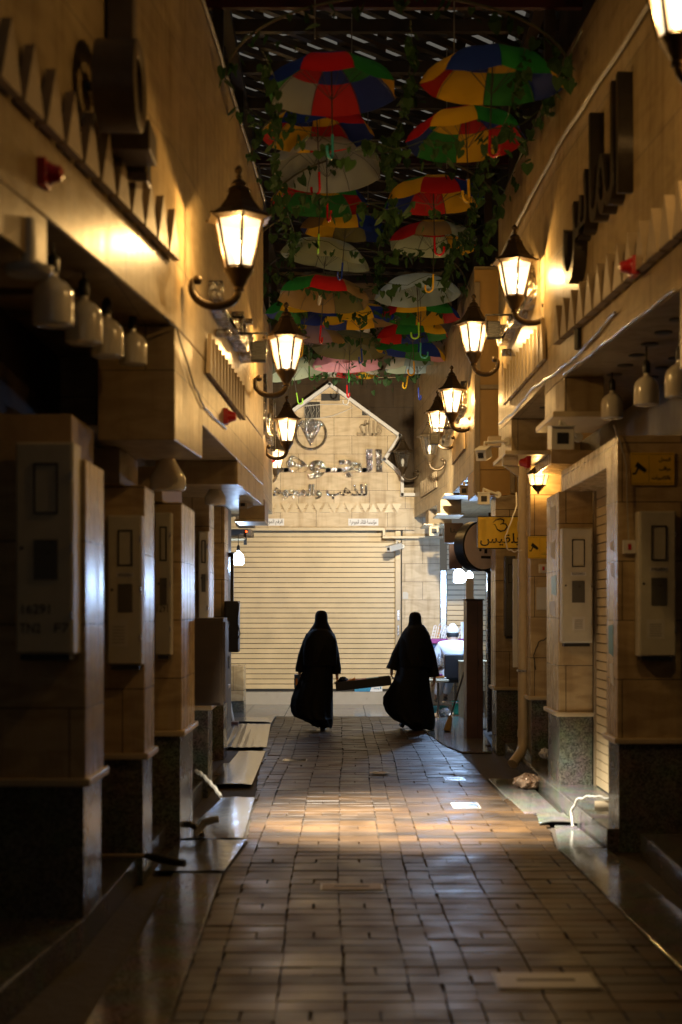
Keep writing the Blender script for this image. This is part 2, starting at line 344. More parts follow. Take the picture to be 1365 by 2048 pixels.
def writing(name, body, mat, x0, x1, z0, z1, place, ext=.001, parent=None, bold=0, keep=False):
    """text fitted in the rectangle x0..x1 / z0..z1 (metres on the sign's face); place = 4x4 matrix"""
    c = bpy.data.curves.new(name, 'FONT'); c.body = body; c.extrude = .001; c.offset = bold; c.resolution_u = 4
    o = bpy.data.objects.new(name, c); col.objects.link(o); bpy.context.view_layer.update()
    me = bpy.data.meshes.new_from_object(o.evaluated_get(bpy.context.evaluated_depsgraph_get()))
    bpy.data.objects.remove(o); me.name = name
    if not me.vertices: return None
    xs = [v.co.x for v in me.vertices]; ys = [v.co.y for v in me.vertices]; ax, bx, ay, by = min(xs), max(xs), min(ys), max(ys)
    sx = (x1-x0)/(bx-ax); sy = (z1-z0)/(by-ay)
    if keep: sx = min(sx, sy*1.2)
    off = ORG.get(parent.name, Vector((0, 0, 0))) if parent else Vector((0, 0, 0))
    for v in me.vertices:
        x = (v.co.x-bx)*sx+x1; z = (v.co.y-ay)*sy+z0; y = -ext if v.co.z > 0 else ext*.0
        v.co = place@Vector((x, y, z))-off
    me.materials.clear(); me.materials.append(M[mat])
    ob = bpy.data.objects.new(name, me); col.objects.link(ob)
    if parent: ob.parent = parent
    ORG[ob.name] = off
    return ob
def face_cam(x, y, z): return Matrix.Translation((x, y, z))                       # reads from the camera side (-Y)
def face_right(x, y, z, rz=0): return Matrix.Translation((x, y, z))@Matrix.Rotation(R(90)+rz, 4, 'Z')      # on a left wall, facing +X
def face_left(x, y, z, rz=0): return Matrix.Translation((x, y, z))@Matrix.Rotation(R(-90)+rz, 4, 'Z')      # on a right wall, facing -X

# ================================================================== THE SETTING
g = MB(); g.box(-30, 30, -10, 60, -.30, -.020); tag(g.build('ground', 'mortar_bed'), kind='structure')

# left / right edges of the paving, as functions of distance
def lerp(tab, y):
    if y <= tab[0][0]: return tab[0][1]
    for (a, b), (c, d) in zip(tab, tab[1:]):
        if y <= c: return b+(d-b)*(y-a)/(c-a)
    return tab[-1][1]
EL = [(0, -.62), (5.5, -.67), (7.1, -.70), (8.8, -.72), (9.8, -.66), (12, -.74), (16.4, -.91), (20, -.97), (21, -.99), (25, -1.02)]
ER = [(0, 1.62), (7.3, 1.51), (8, 1.50), (9.7, 1.47), (11, 1.60), (12.2, 1.42), (13.5, 1.40), (16, 1.36), (17, 1.22), (19, 1.12), (20, 1.1), (25, 1.1)]
pv = MB(); tint = []
rng = random.Random(3)
ROW = .14; COL = .28
for r_ in range(int(4.2/ROW), int(21.6/ROW)):
    y0 = r_*ROW; ym = y0+ROW/2; xl = lerp(EL, ym); xr = lerp(ER, ym)
    shiftx = .018*math.sin(ym*.45)+.008*math.sin(ym*1.3)
    half = (r_ % 5 == 0); rowt = rng.random()
    x = -1.12+shiftx; ci = 0
    cells = []
    while x < xr:
        wd = COL
        if ci in (0, 1): cells += [(x, x+.14), (x+.14, x+.28)]
        elif half or ci == 5: cells += [(x, x+.14), (x+.14, x+.28)]
        else: cells.append((x, x+wd))
        x += wd; ci += 1
    for a, b_ in cells:
        a = max(a, xl+.004); b_ = min(b_, xr-.004)
        if b_-a < .03: continue
        j = .0022; c = .003; dz = rng.gauss(0, .0012); tx = rng.gauss(0, .006); ty = rng.gauss(0, .006)
        A, B, C0, D = a+j*.7, b_-j*.7, y0+j*1.3, y0+ROW-j*1.3
        dxc = rng.gauss(0, .0030); A += dxc; B += dxc
        def hz(px_, py_): return dz+(px_-(A+B)/2)*tx+(py_-(C0+D)/2)*ty
        top = [(A+c, C0+c), (B-c, C0+c), (B-c, D-c), (A+c, D-c)]; low = [(A, C0), (B, C0), (B, D), (A, D)]
        vs = [(p, q, hz(p, q)) for p, q in top]+[(p, q, hz(p, q)-.005) for p, q in low]+[(p, q, -.019) for p, q in low]
        pv.add(vs, [(0, 1, 2, 3)]+[(4+i, 4+(i+1) % 4, (i+1) % 4, i) for i in range(4)]+[(8+i, 8+(i+1) % 4, 4+(i+1) % 4, 4+i) for i in range(4)])
        t = min(1, max(0, .05+.90*rowt+rng.gauss(0, .16))); tint += [t]*12
po = pv.build('paving', 'paver'); at_ = po.data.attributes.new('tint', 'FLOAT', 'POINT'); at_.data.foreach_set('value', tint)
tag(po, kind='structure')
fs = MB()   # smooth stone floor in front of the end shop
for i in range(7):
    for k in range(5): fs.box(-2.1+i*.62, -2.1+i*.62+.614, 21.62+k*.56, 21.62+k*.56+.554, -.019, .001+rng.gauss(0, .0008))
tag(fs.build('stone_floor', 'granite_slab', bevel=.003), kind='structure')

# edge slabs: polished, each one its own slightly different tilt, in one sheet per side
def slab_strip(name, segs):
    b = MB()
    for (y0, y1, xa0, xb0, xa1, xb1, z, tl) in segs:
        q = [(xa0, y0+.003, z), (xb0, y0+.003, z+tl), (xb1, y1-.003, z+tl*.6), (xa1, y1-.003, z+.001)]
        b.slab([(x, y, zz-.02) for x, y, zz in q], (0, 0, .02))
    return tag(b.build(name, 'granite_slab', bevel=.003), kind='structure')
slab_strip('edge_slabs_left', [(3.6, 5.0, -1.02, -.645, -1.0, -.665, .004, 0), (5.0, 6.1, -1.0, -.665, -1.0, -.685, .005, .002), (6.1, 7.3, -1.0, -.685, -1.0, -.705, .004, -.001), (7.3, 8.72, -1.0, -.705, -1.03, -.73, .005, .002),
    (14.0, 15.0, -1.25, -.87, -1.25, -.90, .002, 0), (20.2, 21.6, -1.9, -1.0, -1.9, -1.0, .002, 0)])
slab_strip('edge_slabs_right', [(3.6, 5.2, 1.58, 1.98, 1.56, 1.95, .004, 0), (5.2, 6.6, 1.555, 1.95, 1.53, 1.86, .005, .001), (6.6, 8.0, 1.53, 1.86, 1.50, 1.82, .004, -.001), (8.0, 9.62, 1.50, 1.82, 1.475, 1.80, .006, .001),
    (9.64, 10.65, 1.48, 1.78, 1.60, 1.76, .004, .001), (11.3, 12.3, 1.46, 1.74, 1.44, 1.74, .005, 0), (12.3, 13.6, 1.43, 1.74, 1.41, 1.76, .004, 0), (16.2, 17.0, 1.38, 1.72, 1.24, 1.72, .006, 0), (17.0, 18.2, 1.24, 1.8, 1.16, 1.85, .004, 0), (18.2, 19.4, 1.16, 1.85, 1.12, 1.9, .006, 0), (19.4, 21.6, 1.12, 2.3, 1.12, 2.3, .003, 0)])

# loose floor plates
def plate(name, poly, thick, label, mat='sheet_metal', lift=0, ribs=0, grp=None, cat='floor plate'):
    """poly: near-left, near-right, far-right, far-left (x,y). lift curls the near edge up in the middle"""
    b = MB(); n = 24; m = 12; (ax, ay), (bx, by), (cx, cy), (dx, dy) = poly; top = []; bot = []
    for j in range(m+1):
        v = j/m
        for i in range(n+1):
            u = i/n; x = (ax*(1-u)+bx*u)*(1-v)+(dx*(1-u)+cx*u)*v; y = (ay*(1-u)+by*u)*(1-v)+(dy*(1-u)+cy*u)*v
            z = .008+lift*math.sin(math.pi*u)*(1-v)**2+.0025*math.sin(9*u+4*v)+(ribs*.5*(1+math.sin(u*math.pi*2*7)) if ribs else 0)
            top.append((x, y, z+thick)); bot.append((x, y, z))
    N = (n+1)*(m+1); fsx = []
    for j in range(m):
        for i in range(n):
            a = j*(n+1)+i; fsx += [(a, a+1, a+n+2, a+n+1), (N+a+n+1, N+a+n+2, N+a+1, N+a)]
    for i in range(n): fsx += [(N+i, N+i+1, i+1, i), (m*(n+1)+i, m*(n+1)+i+1, N+m*(n+1)+i+1, N+m*(n+1)+i)]
    for j in range(m): a = j*(n+1); c = a+n+1; fsx += [(a, c, N+c, N+a), (N+a+n, N+c+n, c+n, a+n)]
    b.add(top+bot, fsx); return tag(b.build(name, mat, smooth=True), label, cat, grp)
G = 'loose plates laid along the paving edge'
plate('cover_plate', [(-1.15, 8.76), (-.72, 8.76), (-.665, 9.95), (-1.12, 9.9)], .006, 'shiny wide plate lying left of the paving beside the big dark cabinet pillar', grp=G)
plate('cover_plate', [(-1.13, 10.0), (-.69, 10.0), (-.74, 12.2), (-1.02, 12.2)], .006, 'pale glossy plate beyond the hose end, in front of the hanging grey cabinet', grp=G)
plate('cover_plate', [(-1.19, 13.0), (-.82, 13.05), (-.86, 16.2), (-1.16, 16.2)], .005, 'curled steel plate with its near edge bent up over a gap', lift=.018, grp=G)
plate('ramp_plate', [(-1.48, 16.6), (-.87, 16.6), (-.99, 20.0), (-1.58, 20.0)], .005, 'ribbed metal ramp plate shining blue under the bulb on the left', ribs=.008, grp=G)
plate('ramp_plate', [(-1.55, 20.3), (-1.0, 20.25), (-1.1, 21.2), (-1.6, 21.3)], .008, 'thin tilted plate beyond the ribbed ramp plate', lift=.015, grp=G)
plate('cover_plate', [(1.49, 10.68), (1.78, 10.68), (1.76, 11.25), (1.55, 11.28)], .006, 'slab cover bowed up with a black gap under its near edge, by the white hose', 'granite_slab', .022, grp=G)

# steps in front of the shops (granite with a metal nosing)
def step(name, poly, z, nose):
    b = MB(); b.prism(poly, -.02, z); o = tag(b.build(name, 'step_riser' if name == 'end_shop_step' else 'granite_step', bevel=.006), kind='structure')
    e = MB()
    for (xa, ya), (xb, yb) in nose:
        d = Vector((xb-xa, yb-ya, 0)).normalized(); nn = Vector((-d.y, d.x, 0))
        e.obox(((xa+xb)/2, (ya+yb)/2, z+.001), Vector(((xb-xa)/2, (yb-ya)/2, 0)), nn*.009, (0, 0, .0045))
    e.build('step_nosing', 'step_edge', o, bevel=.002)
step('shop_step_left', [(-2.3, 3), (-1.62, 3), (-1.33, 5.5), (-1.235, 6.75), (-1.215, 8.2), (-1.2, 10.2), (-1.2, 12.4), (-2.3, 12.4)], .14,
     [((-1.62, 3), (-1.345, 5.5)), ((-1.34, 5.5), (-1.25, 6.62)), ((-1.228, 7.35), (-1.222, 8.3)), ((-1.212, 8.95), (-1.212, 10.0)), ((-1.212, 10.9), (-1.212, 12.2))])
step('shop_step_right', [(1.80, 9.62), (2.6, 9.62), (2.6, 15.8), (1.82, 15.8), (1.78, 13), (1.77, 11)], .14, [((1.785, 10.05), (1.785, 11.6)), ((1.80, 12.95), (1.82, 14.2))])
step('near_step_right', [(1.90, 3), (2.6, 3), (2.6, 9.4), (1.98, 9.4), (1.93, 8.0)], .14, [((1.915, 3.2), (1.943, 7.9)), ((1.946, 8.05), (1.985, 9.1))])
step('end_shop_step', [(-2.4, 24.36), (2.4, 24.36), (2.4, 24.9), (-2.4, 24.9)], .215, [((-2.3, 24.37), (2.3, 24.37))])

# ================================================================== BUILDINGS
def pillar(parent, xf, yn, yf, xback, ztop, zcap=.78, side=-1, name='pillar'):
    """xf = face towards the alley, xback = face away; side -1 left building, +1 right building"""
    a, b_ = sorted((xf, xback)); p = MB(); p.box(a, b_, yn, yf, zcap, ztop); po_ = p.build(name, 'limestone_pillar', parent, bevel=.006)
    q = MB(); e = .012; q.box(a+(e if side > 0 else 0), b_-(e if side < 0 else 0), yn+e, yf-e, -.02, zcap-.03); q.build('plinth', 'granite', po_, bevel=.004)
    c = MB(); c.box(a-.025, b_+.025, yn-.03, yf+.03, zcap-.035, zcap+.004); c.build('plinth_cap', 'trim_stone', po_, bevel=.008)
    return po_

def zigzag(parent, pa, pb, z0, z1, n, depth, nrm, mat, name='zigzag_frieze'):
    """row of raised triangles between plan points pa and pb, standing out along nrm"""
    b = MB(); pa = Vector((*pa, 0)); pb = Vector((*pb, 0)); nrm = Vector((*nrm, 0)); w_ = (pb-pa)/n
    for i in range(n):
        a = pa+w_*i; m_ = a+w_*.5; c = a+w_
        tri = [a+Vector((0, 0, z0))+w_*.07, c+Vector((0, 0, z0))-w_*.07, m_+Vector((0, 0, z1-.01))]
        b.slab(tri, nrm*depth)
    return b.build(name, mat, parent)

# ---- A: left near building
A = thing('stone_building', 'cream stone shop building nearest the camera on the left, with recessed pillars', 'building', (-1.6, 8, 0))
fac = [(-2.4, -9.0), (-1.95, 0.0), (-1.204, 5.82), (-.937, 8.0), (-.878, 9.0), (-.80, 11.3), (-.73, 13.35)]
def facx(y, tab=fac):
    return lerp([(b, a) for a, b in tab], y)
def fpoly(y0, y1, back, tab=fac, sgn=-1):
    ys = [y0]+[b for a, b in tab if y0 < b < y1]+[y1]
    p = [(facx(y, tab), y) for y in ys]
    return (p+[(back, y1), (back, y0)]) if sgn < 0 else ([(back, y0), (back, y1)]+p[::-1])[::-1][::-1]
def fp(y0, y1, back, tab=fac, left=True):
    ys = [y0]+[b for a, b in tab if y0 < b < y1]+[y1]; p = [(facx(y, tab), y) for y in ys]
    poly = p+[(back, y1), (back, y0)]
    ar = sum(poly[i][0]*poly[(i+1) % len(poly)][1]-poly[(i+1) % len(poly)][0]*poly[i][1] for i in range(len(poly)))
    return poly if ar > 0 else poly[::-1]
b = MB(); b.prism(fp(-8.9, 13.35, -2.6), 3.225, 5.55); wallA = b.build('upper_wall', 'limestone_big', A, bevel=.01)
b = MB(); b.prism(fp(-8.9, 5.82, -2.6), 3.02, 3.222); b.build('beam', 'limestone_big', A, bevel=.006)
b = MB(); b.prism(fp(8.0, 9.0, -1.371), 2.577, 3.222); b.build('beam', 'limestone_big', A, bevel=.006)
b = MB(); b.prism(fp(9.003, 13.35, -1.9), 2.79, 3.222); b.build('sign_band', 'limestone_big', A, bevel=.006)
b = MB(); b.prism(fp(11.1, 13.35, -1.45), 2.60, 2.787); b.build('beam', 'limestone_big', A, bevel=.006)
for y in (5.9, 6.5, 7.1, 7.6): MB().box(-2.3, -1.3, y, y+.05, 3.195, 3.222).build('soffit_batten', 'soffit_paint', A)
pieces('lintel', [(-2.4, -1.375, 7.25, 7.9, 2.34, 2.62), (-1.62, -1.30, 8.35, 9.1, 2.36, 2.574), (-1.6, -1.22, 9.7, 10.9, 2.36, 2.60)], 'rough_trim', A, .006)
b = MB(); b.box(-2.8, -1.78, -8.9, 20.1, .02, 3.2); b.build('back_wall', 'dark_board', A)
b = MB()
for y0, y1 in ((3.0, 6.8), (7.35, 8.4), (8.95, 9.75), (10.8, 12.35)):
    for k in range(30): b.box(-1.777, -1.765+.004*(k % 2), y0, y1, .15+k*.075, .15+k*.075+.068)
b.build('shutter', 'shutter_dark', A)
P1 = pillar(A, -1.222, 6.80, 7.32, -2.1, 2.34, .81, name='pillar')
P2 = pillar(A, -1.168, 8.45, 8.88, -1.6, 2.36, .765, name='pillar')
P3 = pillar(A, -1.097, 9.78, 10.65, -1.6, 2.36, .785, name='pillar')
P4 = pillar(A, -1.15, 12.4, 12.85, -1.6, 2.60, .78, name='pillar')
zigzag(A, (facx(5.15)+.012, 5.15), (facx(7.92)+.012, 7.92), 3.56, 3.83, 11, .042, (1, -.12), 'rough_trim')
zigzag(A, (facx(9.1)+.008, 9.1), (facx(11.4)+.008, 11.4), 3.14, 3.42, 12, .026, (1, -.03), 'rough_trim')
b = MB(); b.box(-2.6, -1.25, -8.9, 13.3, 5.552, 8.4); b.build('parapet', 'shaded_brown_stone', A)

# ---- B / C: left far building
B = thing('far_building', 'darker stone shop building along the left side beyond the second lantern', 'building', (-1.5, 17, 0))
pieces('upper_wall', [(-2.6, -.97, 14.6, 20.2, 2.98, 5.5), (-2.6, -1.27, 20.21, 24.38, 3.3, 5.5)], 'limestone', B, .01)
pieces('beam', [(-1.25, -.93, 17.4, 18.2, 2.73, 2.977), (-1.3, -1.0, 14.6, 15.2, 2.75, 2.977)], 'rough_trim', B, .01)
pieces('awning_box', [(-1.55, -1.30, 20.9, 21.6, 2.86, 3.0), (-1.75, -1.38, 21.8, 22.5, 2.76, 2.86)], 'dark_board', B, .005)
pieces('ledge', [(-1.62, -1.36, 20.0, 20.6, 2.62, 2.65), (-1.30, -.93, 17.35, 18.2, 2.70, 2.727)], 'trim_stone', B, .004)
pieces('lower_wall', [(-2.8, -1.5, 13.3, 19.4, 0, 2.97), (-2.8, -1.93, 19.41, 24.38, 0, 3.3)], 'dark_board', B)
pillar(B, -1.27, 15.5, 16.0, -1.6, 2.75, .78)
b = MB(); b.box(-1.78, -1.53, 22.4, 22.9, .18, .74); q_ = b.build('low_pier', 'limestone_pillar', B, bevel=.01)
b = MB(); b.box(-1.775, -1.535, 22.41, 22.89, 0, .178); b.build('plinth', 'granite', q_)
b = MB(); b.box(-2.6, -1.3, 13.3, 25.5, 5.502, 8.4); b.build('parapet', 'shaded_brown_stone', B)

# ---- D: right near building
facr = [(2.5, -9.0), (2.18, 0.0), (1.752, 7.35), (1.57, 10.4), (1.53, 13.8)]
D = thing('stone_building', 'cream stone shop building nearest the camera on the right, with a shutter between pillars', 'building', (2.0, 9, 0))
b = MB(); b.prism(fp(-8.9, 13.8, 3.2, facr), 3.352, 5.55); b.build('upper_wall', 'limestone_big', D)
b = MB(); b.prism(fp(-8.9, 10.9, 3.2, facr), 3.275, 3.351); b.build('sign_band', 'limestone_big', D)
b = MB(); b.prism(fp(-8.9, 7.35, 3.2, facr), 2.86, 3.272); b.build('beam', 'limestone_big', D, bevel=.006)
b = MB(); b.prism(fp(10.1, 10.9, 1.87, facr), 3.03, 3.272); b.build('beam', 'limestone_big', D, bevel=.006)
b = MB(); b.prism(fp(12.85, 13.8, 1.86, facr), 3.06, 3.349); b.build('beam', 'limestone_big', D, bevel=.006)
pieces('ledge', [(1.50, 1.95, 10.05, 10.95, 2.985, 3.027), (1.48, 1.88, 12.8, 13.85, 3.02, 3.057)], 'trim_stone', D, .006)
pieces('lintel', [(1.875, 2.3, 9.66, 12.1, 2.62, 2.80), (1.88, 2.3, 12.72, 13.8, 2.93, 3.05)], 'limestone_pillar', D, .006)
for k in range(7):
    for x_, y_ in ((1.92, 7.7+.38*k), (2.2, 7.8+.38*k))+(((1.75, 11.3+.42*k),) if k < 3 else ()): MB().lathe([(.04, 0), (.055, -.001), (.055, -.006), (.03, -.007)][::-1], (x_, y_, 3.274 if x_ != 1.75 else 3.351), 14).build('downlight', 'black_metal', D)
b = MB(); b.box(2.35, 3.2, -8.9, 16.0, 0, 3.27); b.build('back_wall', 'dark_board', D)
RA_ = pillar(D, 1.868, 9.6, 10.0, 2.6, 2.80, .75, 1)
RB_ = pillar(D, 1.838, 12.0, 12.7, 2.128, 2.62, .755, 1)
for par, xs, items in ((RA_, 1.868, ((9.72, 9.86, 2.02, 2.10, 'paper'), (9.70, 9.84, 1.84, 1.95, 'sign_white'), (9.74, 9.92, 1.30, 1.52, 'teal_plastic'), (9.72, 9.86, 1.10, 1.26, 'paper'))),
                       (RB_, 1.838, ((12.15, 12.45, 2.30, 2.52, 'paper'), (12.12, 12.42, 1.74, 1.92, 'teal_plastic'), (12.18, 12.5, 1.56, 1.70, 'sign_white'), (12.2, 12.45, 2.06, 2.22, 'paper')))):
    for y0, y1, z0, z1, mt in items: MB().slab([(xs-.001, y0, z0), (xs-.001, y0+.01, z1), (xs-.001, y1, z1-.012), (xs-.001, y1-.015, z0+.02)], (-.0015, 0, 0)).build('torn_sticker', mt, par)
pillar(D, 1.86, 13.95, 14.6, 2.6, 3.27, .77, 1)
sh = MB()
for k in range(33): sh.box(2.145, 2.16, 10.03, 11.97, .15+k*.075, .15+k*.075+.066); sh.box(2.156, 2.17, 10.03, 11.97, .15+k*.075+.06, .15+k*.075+.078, mi=1)
sho = sh.build('shutter', ['shutter_paint', 'groove_dark'], D, bevel=.002)
pieces('guide_rail', [(2.13, 2.19, 11.93, 11.99, .14, 2.62), (2.13, 2.19, 10.01, 10.05, .14, 2.62)], 'guide_metal', sho)
b = MB(); b.box(2.12, 2.143, 11.3, 11.36, 1.38, 1.52); b.build('lock', 'brushed_steel', sho)
zigzag(D, (facr and facx(6.3, facr)-.012, 6.3), (facx(10.2, facr)-.012, 10.2), 3.52, 3.79, 16, .055, (-1, -.06), 'rough_trim')
zigzag(D, (facx(10.75, facr)-.01, 10.75), (facx(13.2, facr)-.01, 13.2), 3.52, 3.86, 12, .028, (-1, -.03), 'trim_stone')
b = MB(); b.box(2.1, 3.2, -8.9, 13.8, 5.552, 8.4); b.build('parapet', 'shaded_brown_stone', D)

# ---- E: right far building
E_ = thing('far_building', 'pale stone shop building on the right between the yellow sign and alley end', 'building', (1.9, 19, 0))
b = MB(); b.prism([(3.2, 16.03), (3.2, 24.38), (1.25, 24.38), (1.50, 20.4), (1.50, 16.03)], 3.2, 5.5); b.build('upper_wall', 'limestone', E_, bevel=.01)
MB().box(1.503, 3.2, 15.99, 16.028, 3.2, 5.45).build('return_wall', 'orange_lit_render', E_); MB().box(1.50, 1.99, 16.0, 16.8, 2.91, 3.197).build('beam', 'orange_lit_render', E_, bevel=.008)
pieces('beam', [(1.42, 1.72, 20.3, 21.0, 3.0, 3.197), (1.38, 1.75, 22.4, 23.2, 2.98, 3.197)], 'rough_trim', E_, .008)
pieces('ledge', [(1.30, 1.75, 22.3, 23.3, 2.95, 2.977), (1.36, 1.75, 20.2, 21.05, 2.97, 2.997), (1.40, 1.9, 19.2, 19.9, 3.17, 3.197)], 'trim_stone', E_, .004)
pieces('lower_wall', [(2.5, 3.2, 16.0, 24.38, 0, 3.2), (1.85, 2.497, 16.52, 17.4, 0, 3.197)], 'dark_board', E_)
pillar(E_, 1.74, 16.0, 16.5, 2.5, 2.908, .75, 1)
b = MB(); b.box(2.1, 3.2, 13.81, 25.5, 5.502, 8.4); b.build('parapet', 'shaded_brown_stone', E_)
b = MB(); b.box(1.50, 1.56, 15.94, 15.987, 2.93, 5.3); b.box(1.9, 1.95, 15.94, 15.987, 2.93, 4.6); b.box(1.562, 1.898, 15.95, 15.987, 4.10, 4.15); b.build('corner_moulding', 'rough_trim', E_, bevel=.006)
zigzag(E_, (1.49, 17.0), (1.49, 18.9), 3.55, 3.83, 10, .022, (-1, 0), 'rough_trim')
zigzag(E_, (1.44, 21.2), (1.31, 23.3), 3.45, 3.72, 10, .020, (-1, -.05), 'rough_trim')

# ---- end building with the gable sign wall
YE = 24.42
C_ = thing('end_building', 'stone shop closing the alley, with a white gable outline over a wide roller shutter', 'building', (-.2, YE, 0))
b = MB()
b.box(-2.6, 1.06, YE+.0, YE+.3, 3.0, 5.62)         # sign wall
b.box(1.06, 1.75, YE+.001, YE+.3, 2.86, 4.02)      # over the stone pier
b.box(1.05, 1.70, YE+.03, YE+.3, .215, 2.857)      # pier
wallE = b.build('sign_wall', 'limestone_end', C_)
# raised cream gable panel and its white outline
out = [(590, 822), (660, 772), (799, 874), (769, 921), (804, 952), (804, 991), (829, 991)]
op = [at(x, y, YE) for x, y in out]
panel = [(op[0].x, op[0].z), (op[1].x, op[1].z), (op[2].x, op[2].z), (op[3].x, op[3].z), (op[4].x, op[4].z), (op[5].x, op[5].z), (op[6].x, op[6].z), (op[6].x, 2.99), (-2.2, 2.99), (-2.2, op[0].z-.1), (op[0].x, op[0].z-.1)]
b = MB(); b.slab([(x, YE-.10, z) for x, z in panel], (0, .098, 0)); b.build('gable_panel', 'limestone_end', C_)
b = MB()
seq = [(op[0].x, op[0].z-.14)]+[(p.x, p.z) for p in op]
for (x0, z0), (x1, z1) in zip(seq[1:], seq[2:]):
    d = Vector((x1-x0, 0, z1-z0)); L = d.length; d.normalize(); nn = Vector((-d.z, 0, d.x))
    b.obox(((x0+x1)/2, YE-.11, (z0+z1)/2), d*(L/2+.03), (0, .12, 0), nn*.028)
b.build('gable_outline', 'sign_white', C_, bevel=.004)
b = MB(); b.box(-2.6, op[0].x-.05, YE-.04, YE-.002, 4.95, 5.6); b.box(op[2].x+.08, 1.25, YE-.04, YE-.002, 4.0, 5.6); b.box(-2.6, 2.6, YE+.02, YE+.4, 5.621, 6.1); b.build('shaded_surround', 'shaded_brown_stone', C_)  # strips around the gable, with the shade there painted into the stone
b = MB()   # brown wall behind the gable, its recess shade put into the colour
poly = [(-2.2, 4.94), (-2.2, 5.61), (1.27, 5.61), (1.27, 3.72), (1.08, 3.72), (1.08, 3.9), (.77, 4.17), (1.03, 4.58), (-.19, 5.48), (-.79, 5.05), (-.79, 4.94)]
b.slab([(x, YE-.015, z) for x, z in poly[::-1]], (0, .012, 0)); b.build('shaded_backing', 'shaded_brown_stone', C_)
b = MB()
pieces('vent_opening', [(-.62, -.36, YE-.112, YE-.10, 4.90, 5.18), (-.34, -.02, YE-.112, YE-.10, 5.2, 5.32), (.36, .50, YE-.112, YE-.10, 4.95, 5.05)], 'black_paint', C_)
b = MB()   # horizontal siding above
for k in range(34): b.box(-2.6, 2.6, YE+.06+.012*(k % 2), YE+.3, 6.1+k*.075, 6.1+k*.075+.07)
b.build('siding', 'siding', C_)
b = MB(); b.box(-2.6, 2.6, YE-.02, YE+.06, 6.70, 6.80); b.box(-2.6, 2.6, YE-.05, YE+.06, 7.3, 7.42); b.build('siding_rail', 'trim_stone', C_)
b = MB()   # triangles
for i in range(9):
    x = at(541+i*31.6, 0, YE).x; zt = at(0, 1008, YE).z; zb = at(0, 1026, YE).z
    b.slab([(x-.085, YE-.10, zt), (x, YE-.10, zb), (x+.085, YE-.10, zt)], (0, -.04, 0))
    if i < 8: x += .135; b.slab([(x-.085, YE-.10, zb), (x+.085, YE-.10, zb), (x, YE-.10, zt)][::-1], (0, -.04, 0))
b.build('triangle_relief', 'trim_stone', C_)
b = MB(); b.box(-2.6, .75, YE-.16, YE-.102, 2.975, 3.03); b.box(.71, 1.75, YE-.16, YE-.0, 2.84, 2.885); b.box(.71, .76, YE-.159, YE-.102, 2.885, 3.0); b.build('lintel_moulding', 'trim_stone', C_, bevel=.006)
def roller(parent, x0, x1, z0, z1, y, slat, mat='shutter_paint'):
    s_ = MB(); k = 0; z = z0
    while z < z1:
        e = min(z+slat-.010, z1); s_.box(x0, x1, y, y+.02, z, e-.002); s_.box(x0, x1, y+.016, y+.03, e-.006, min(e+.013, z1+.01), mi=1); z += slat
    o = s_.build('shutter', [mat, 'groove_dark'], parent, bevel=.002); return o
S1 = roller(C_, -1.95, .93, .26, 2.99, YE+.10, .0875)
b = MB(); b.box(-1.95, .93, YE+.07, YE+.10, .218, .258); b.build('bottom_bar', 'black_metal', S1)
b = MB(); b.box(.932, 1.03, YE+.03, YE+.15, .216, 2.99); b.build('guide_rail', 'guide_metal', S1, bevel=.006)
b = MB(); b.box(.965, 1.01, YE+.01, YE+.03, 1.44, 1.62); b.box(.97, 1.0, YE+.012, YE+.03, 1.18, 1.36); b.build('lock', 'brushed_steel', S1, bevel=.004)
S2 = roller(C_, 1.83, 2.5, .22, 2.85, YE+.10, .0875)
b = MB(); b.box(1.71, 1.81, YE-.02, YE+.15, .216, 2.3); b.build('guide_rail', 'brushed_steel', S2, bevel=.005)

# lettering on the end wall
sg = thing('sign_lettering', 'large chrome Arabic name on the end wall above the jewellery line', 'sign', (-.3, YE-.1, 4.0))
pl = face_cam(0, YE-.105, 0); X = lambda p: (p-682.5)/2844*YE; Z = lambda p: 1.62+(1220-p)/2844*YE
writing('letters', arabic('الجـوهـرة'), 'letter_chrome', X(486), X(765), Z(960), Z(901), pl, .10, sg, .035)
sg = thing('sign_lettering', 'smaller chrome Arabic jewellery line below the large name on the end wall', 'sign', (-.4, YE-.1, 3.6))
writing('letters', arabic('للذهب والمجوهرات'), 'letter_chrome', X(500), X(735), Z(1000), Z(970), pl, .06, sg, .03)
sg = thing('wall_emblem', 'round chrome emblem with a fan shape, above the large name on the end wall', 'emblem', at(622, 868, YE-.1))
b = MB(); c0 = at(622, 868, YE-.11); ring = []
for k in range(33):
    q = R(-62+k*304/32-90+ -0) ; ring.append(c0+Vector((.26*math.cos(q+R(152)), -.02, .26*math.sin(q+R(152)))))
b.tube([c0+Vector((.26*math.cos(R(a)), -.02, .26*math.sin(R(a)))) for a in range(-240, 61, 8)], .024, 8)
b.build('ring', 'letter_chrome', sg, True)
b = MB()
for k in range(-5, 6):
    a = R(90+k*9.5); e = c0+Vector((.25*math.cos(a)*(1.0), 0, .25*math.sin(a))); st = c0+Vector((0, 0, -.20))
    b.slab([st+Vector((-.008, 0, 0)), st+Vector((.008, 0, 0)), e+Vector((.014, 0, 0)), e+Vector((-.014, 0, .02))], (0, -.03-.006*(k%3), 0))
b.build('fan', 'letter_chrome', sg)
sg = thing('sign_lettering', 'small worn cluster of letters under the right slope of the gable', 'sign', at(738, 862, YE-.1))
writing('letters', arabic('قلائد'), 'rough_trim', X(714), X(764), Z(874), Z(842), pl, .06, sg, .03)
sg = thing('name_strip', 'white strip with the company name, right end above the wide shutter', 'sign', at(726, 1046, YE-.11))
b = MB(); b.box(X(697), X(757), YE-.108, YE-.101, Z(1052), Z(1038)); b.build('strip', 'sign_white', sg)
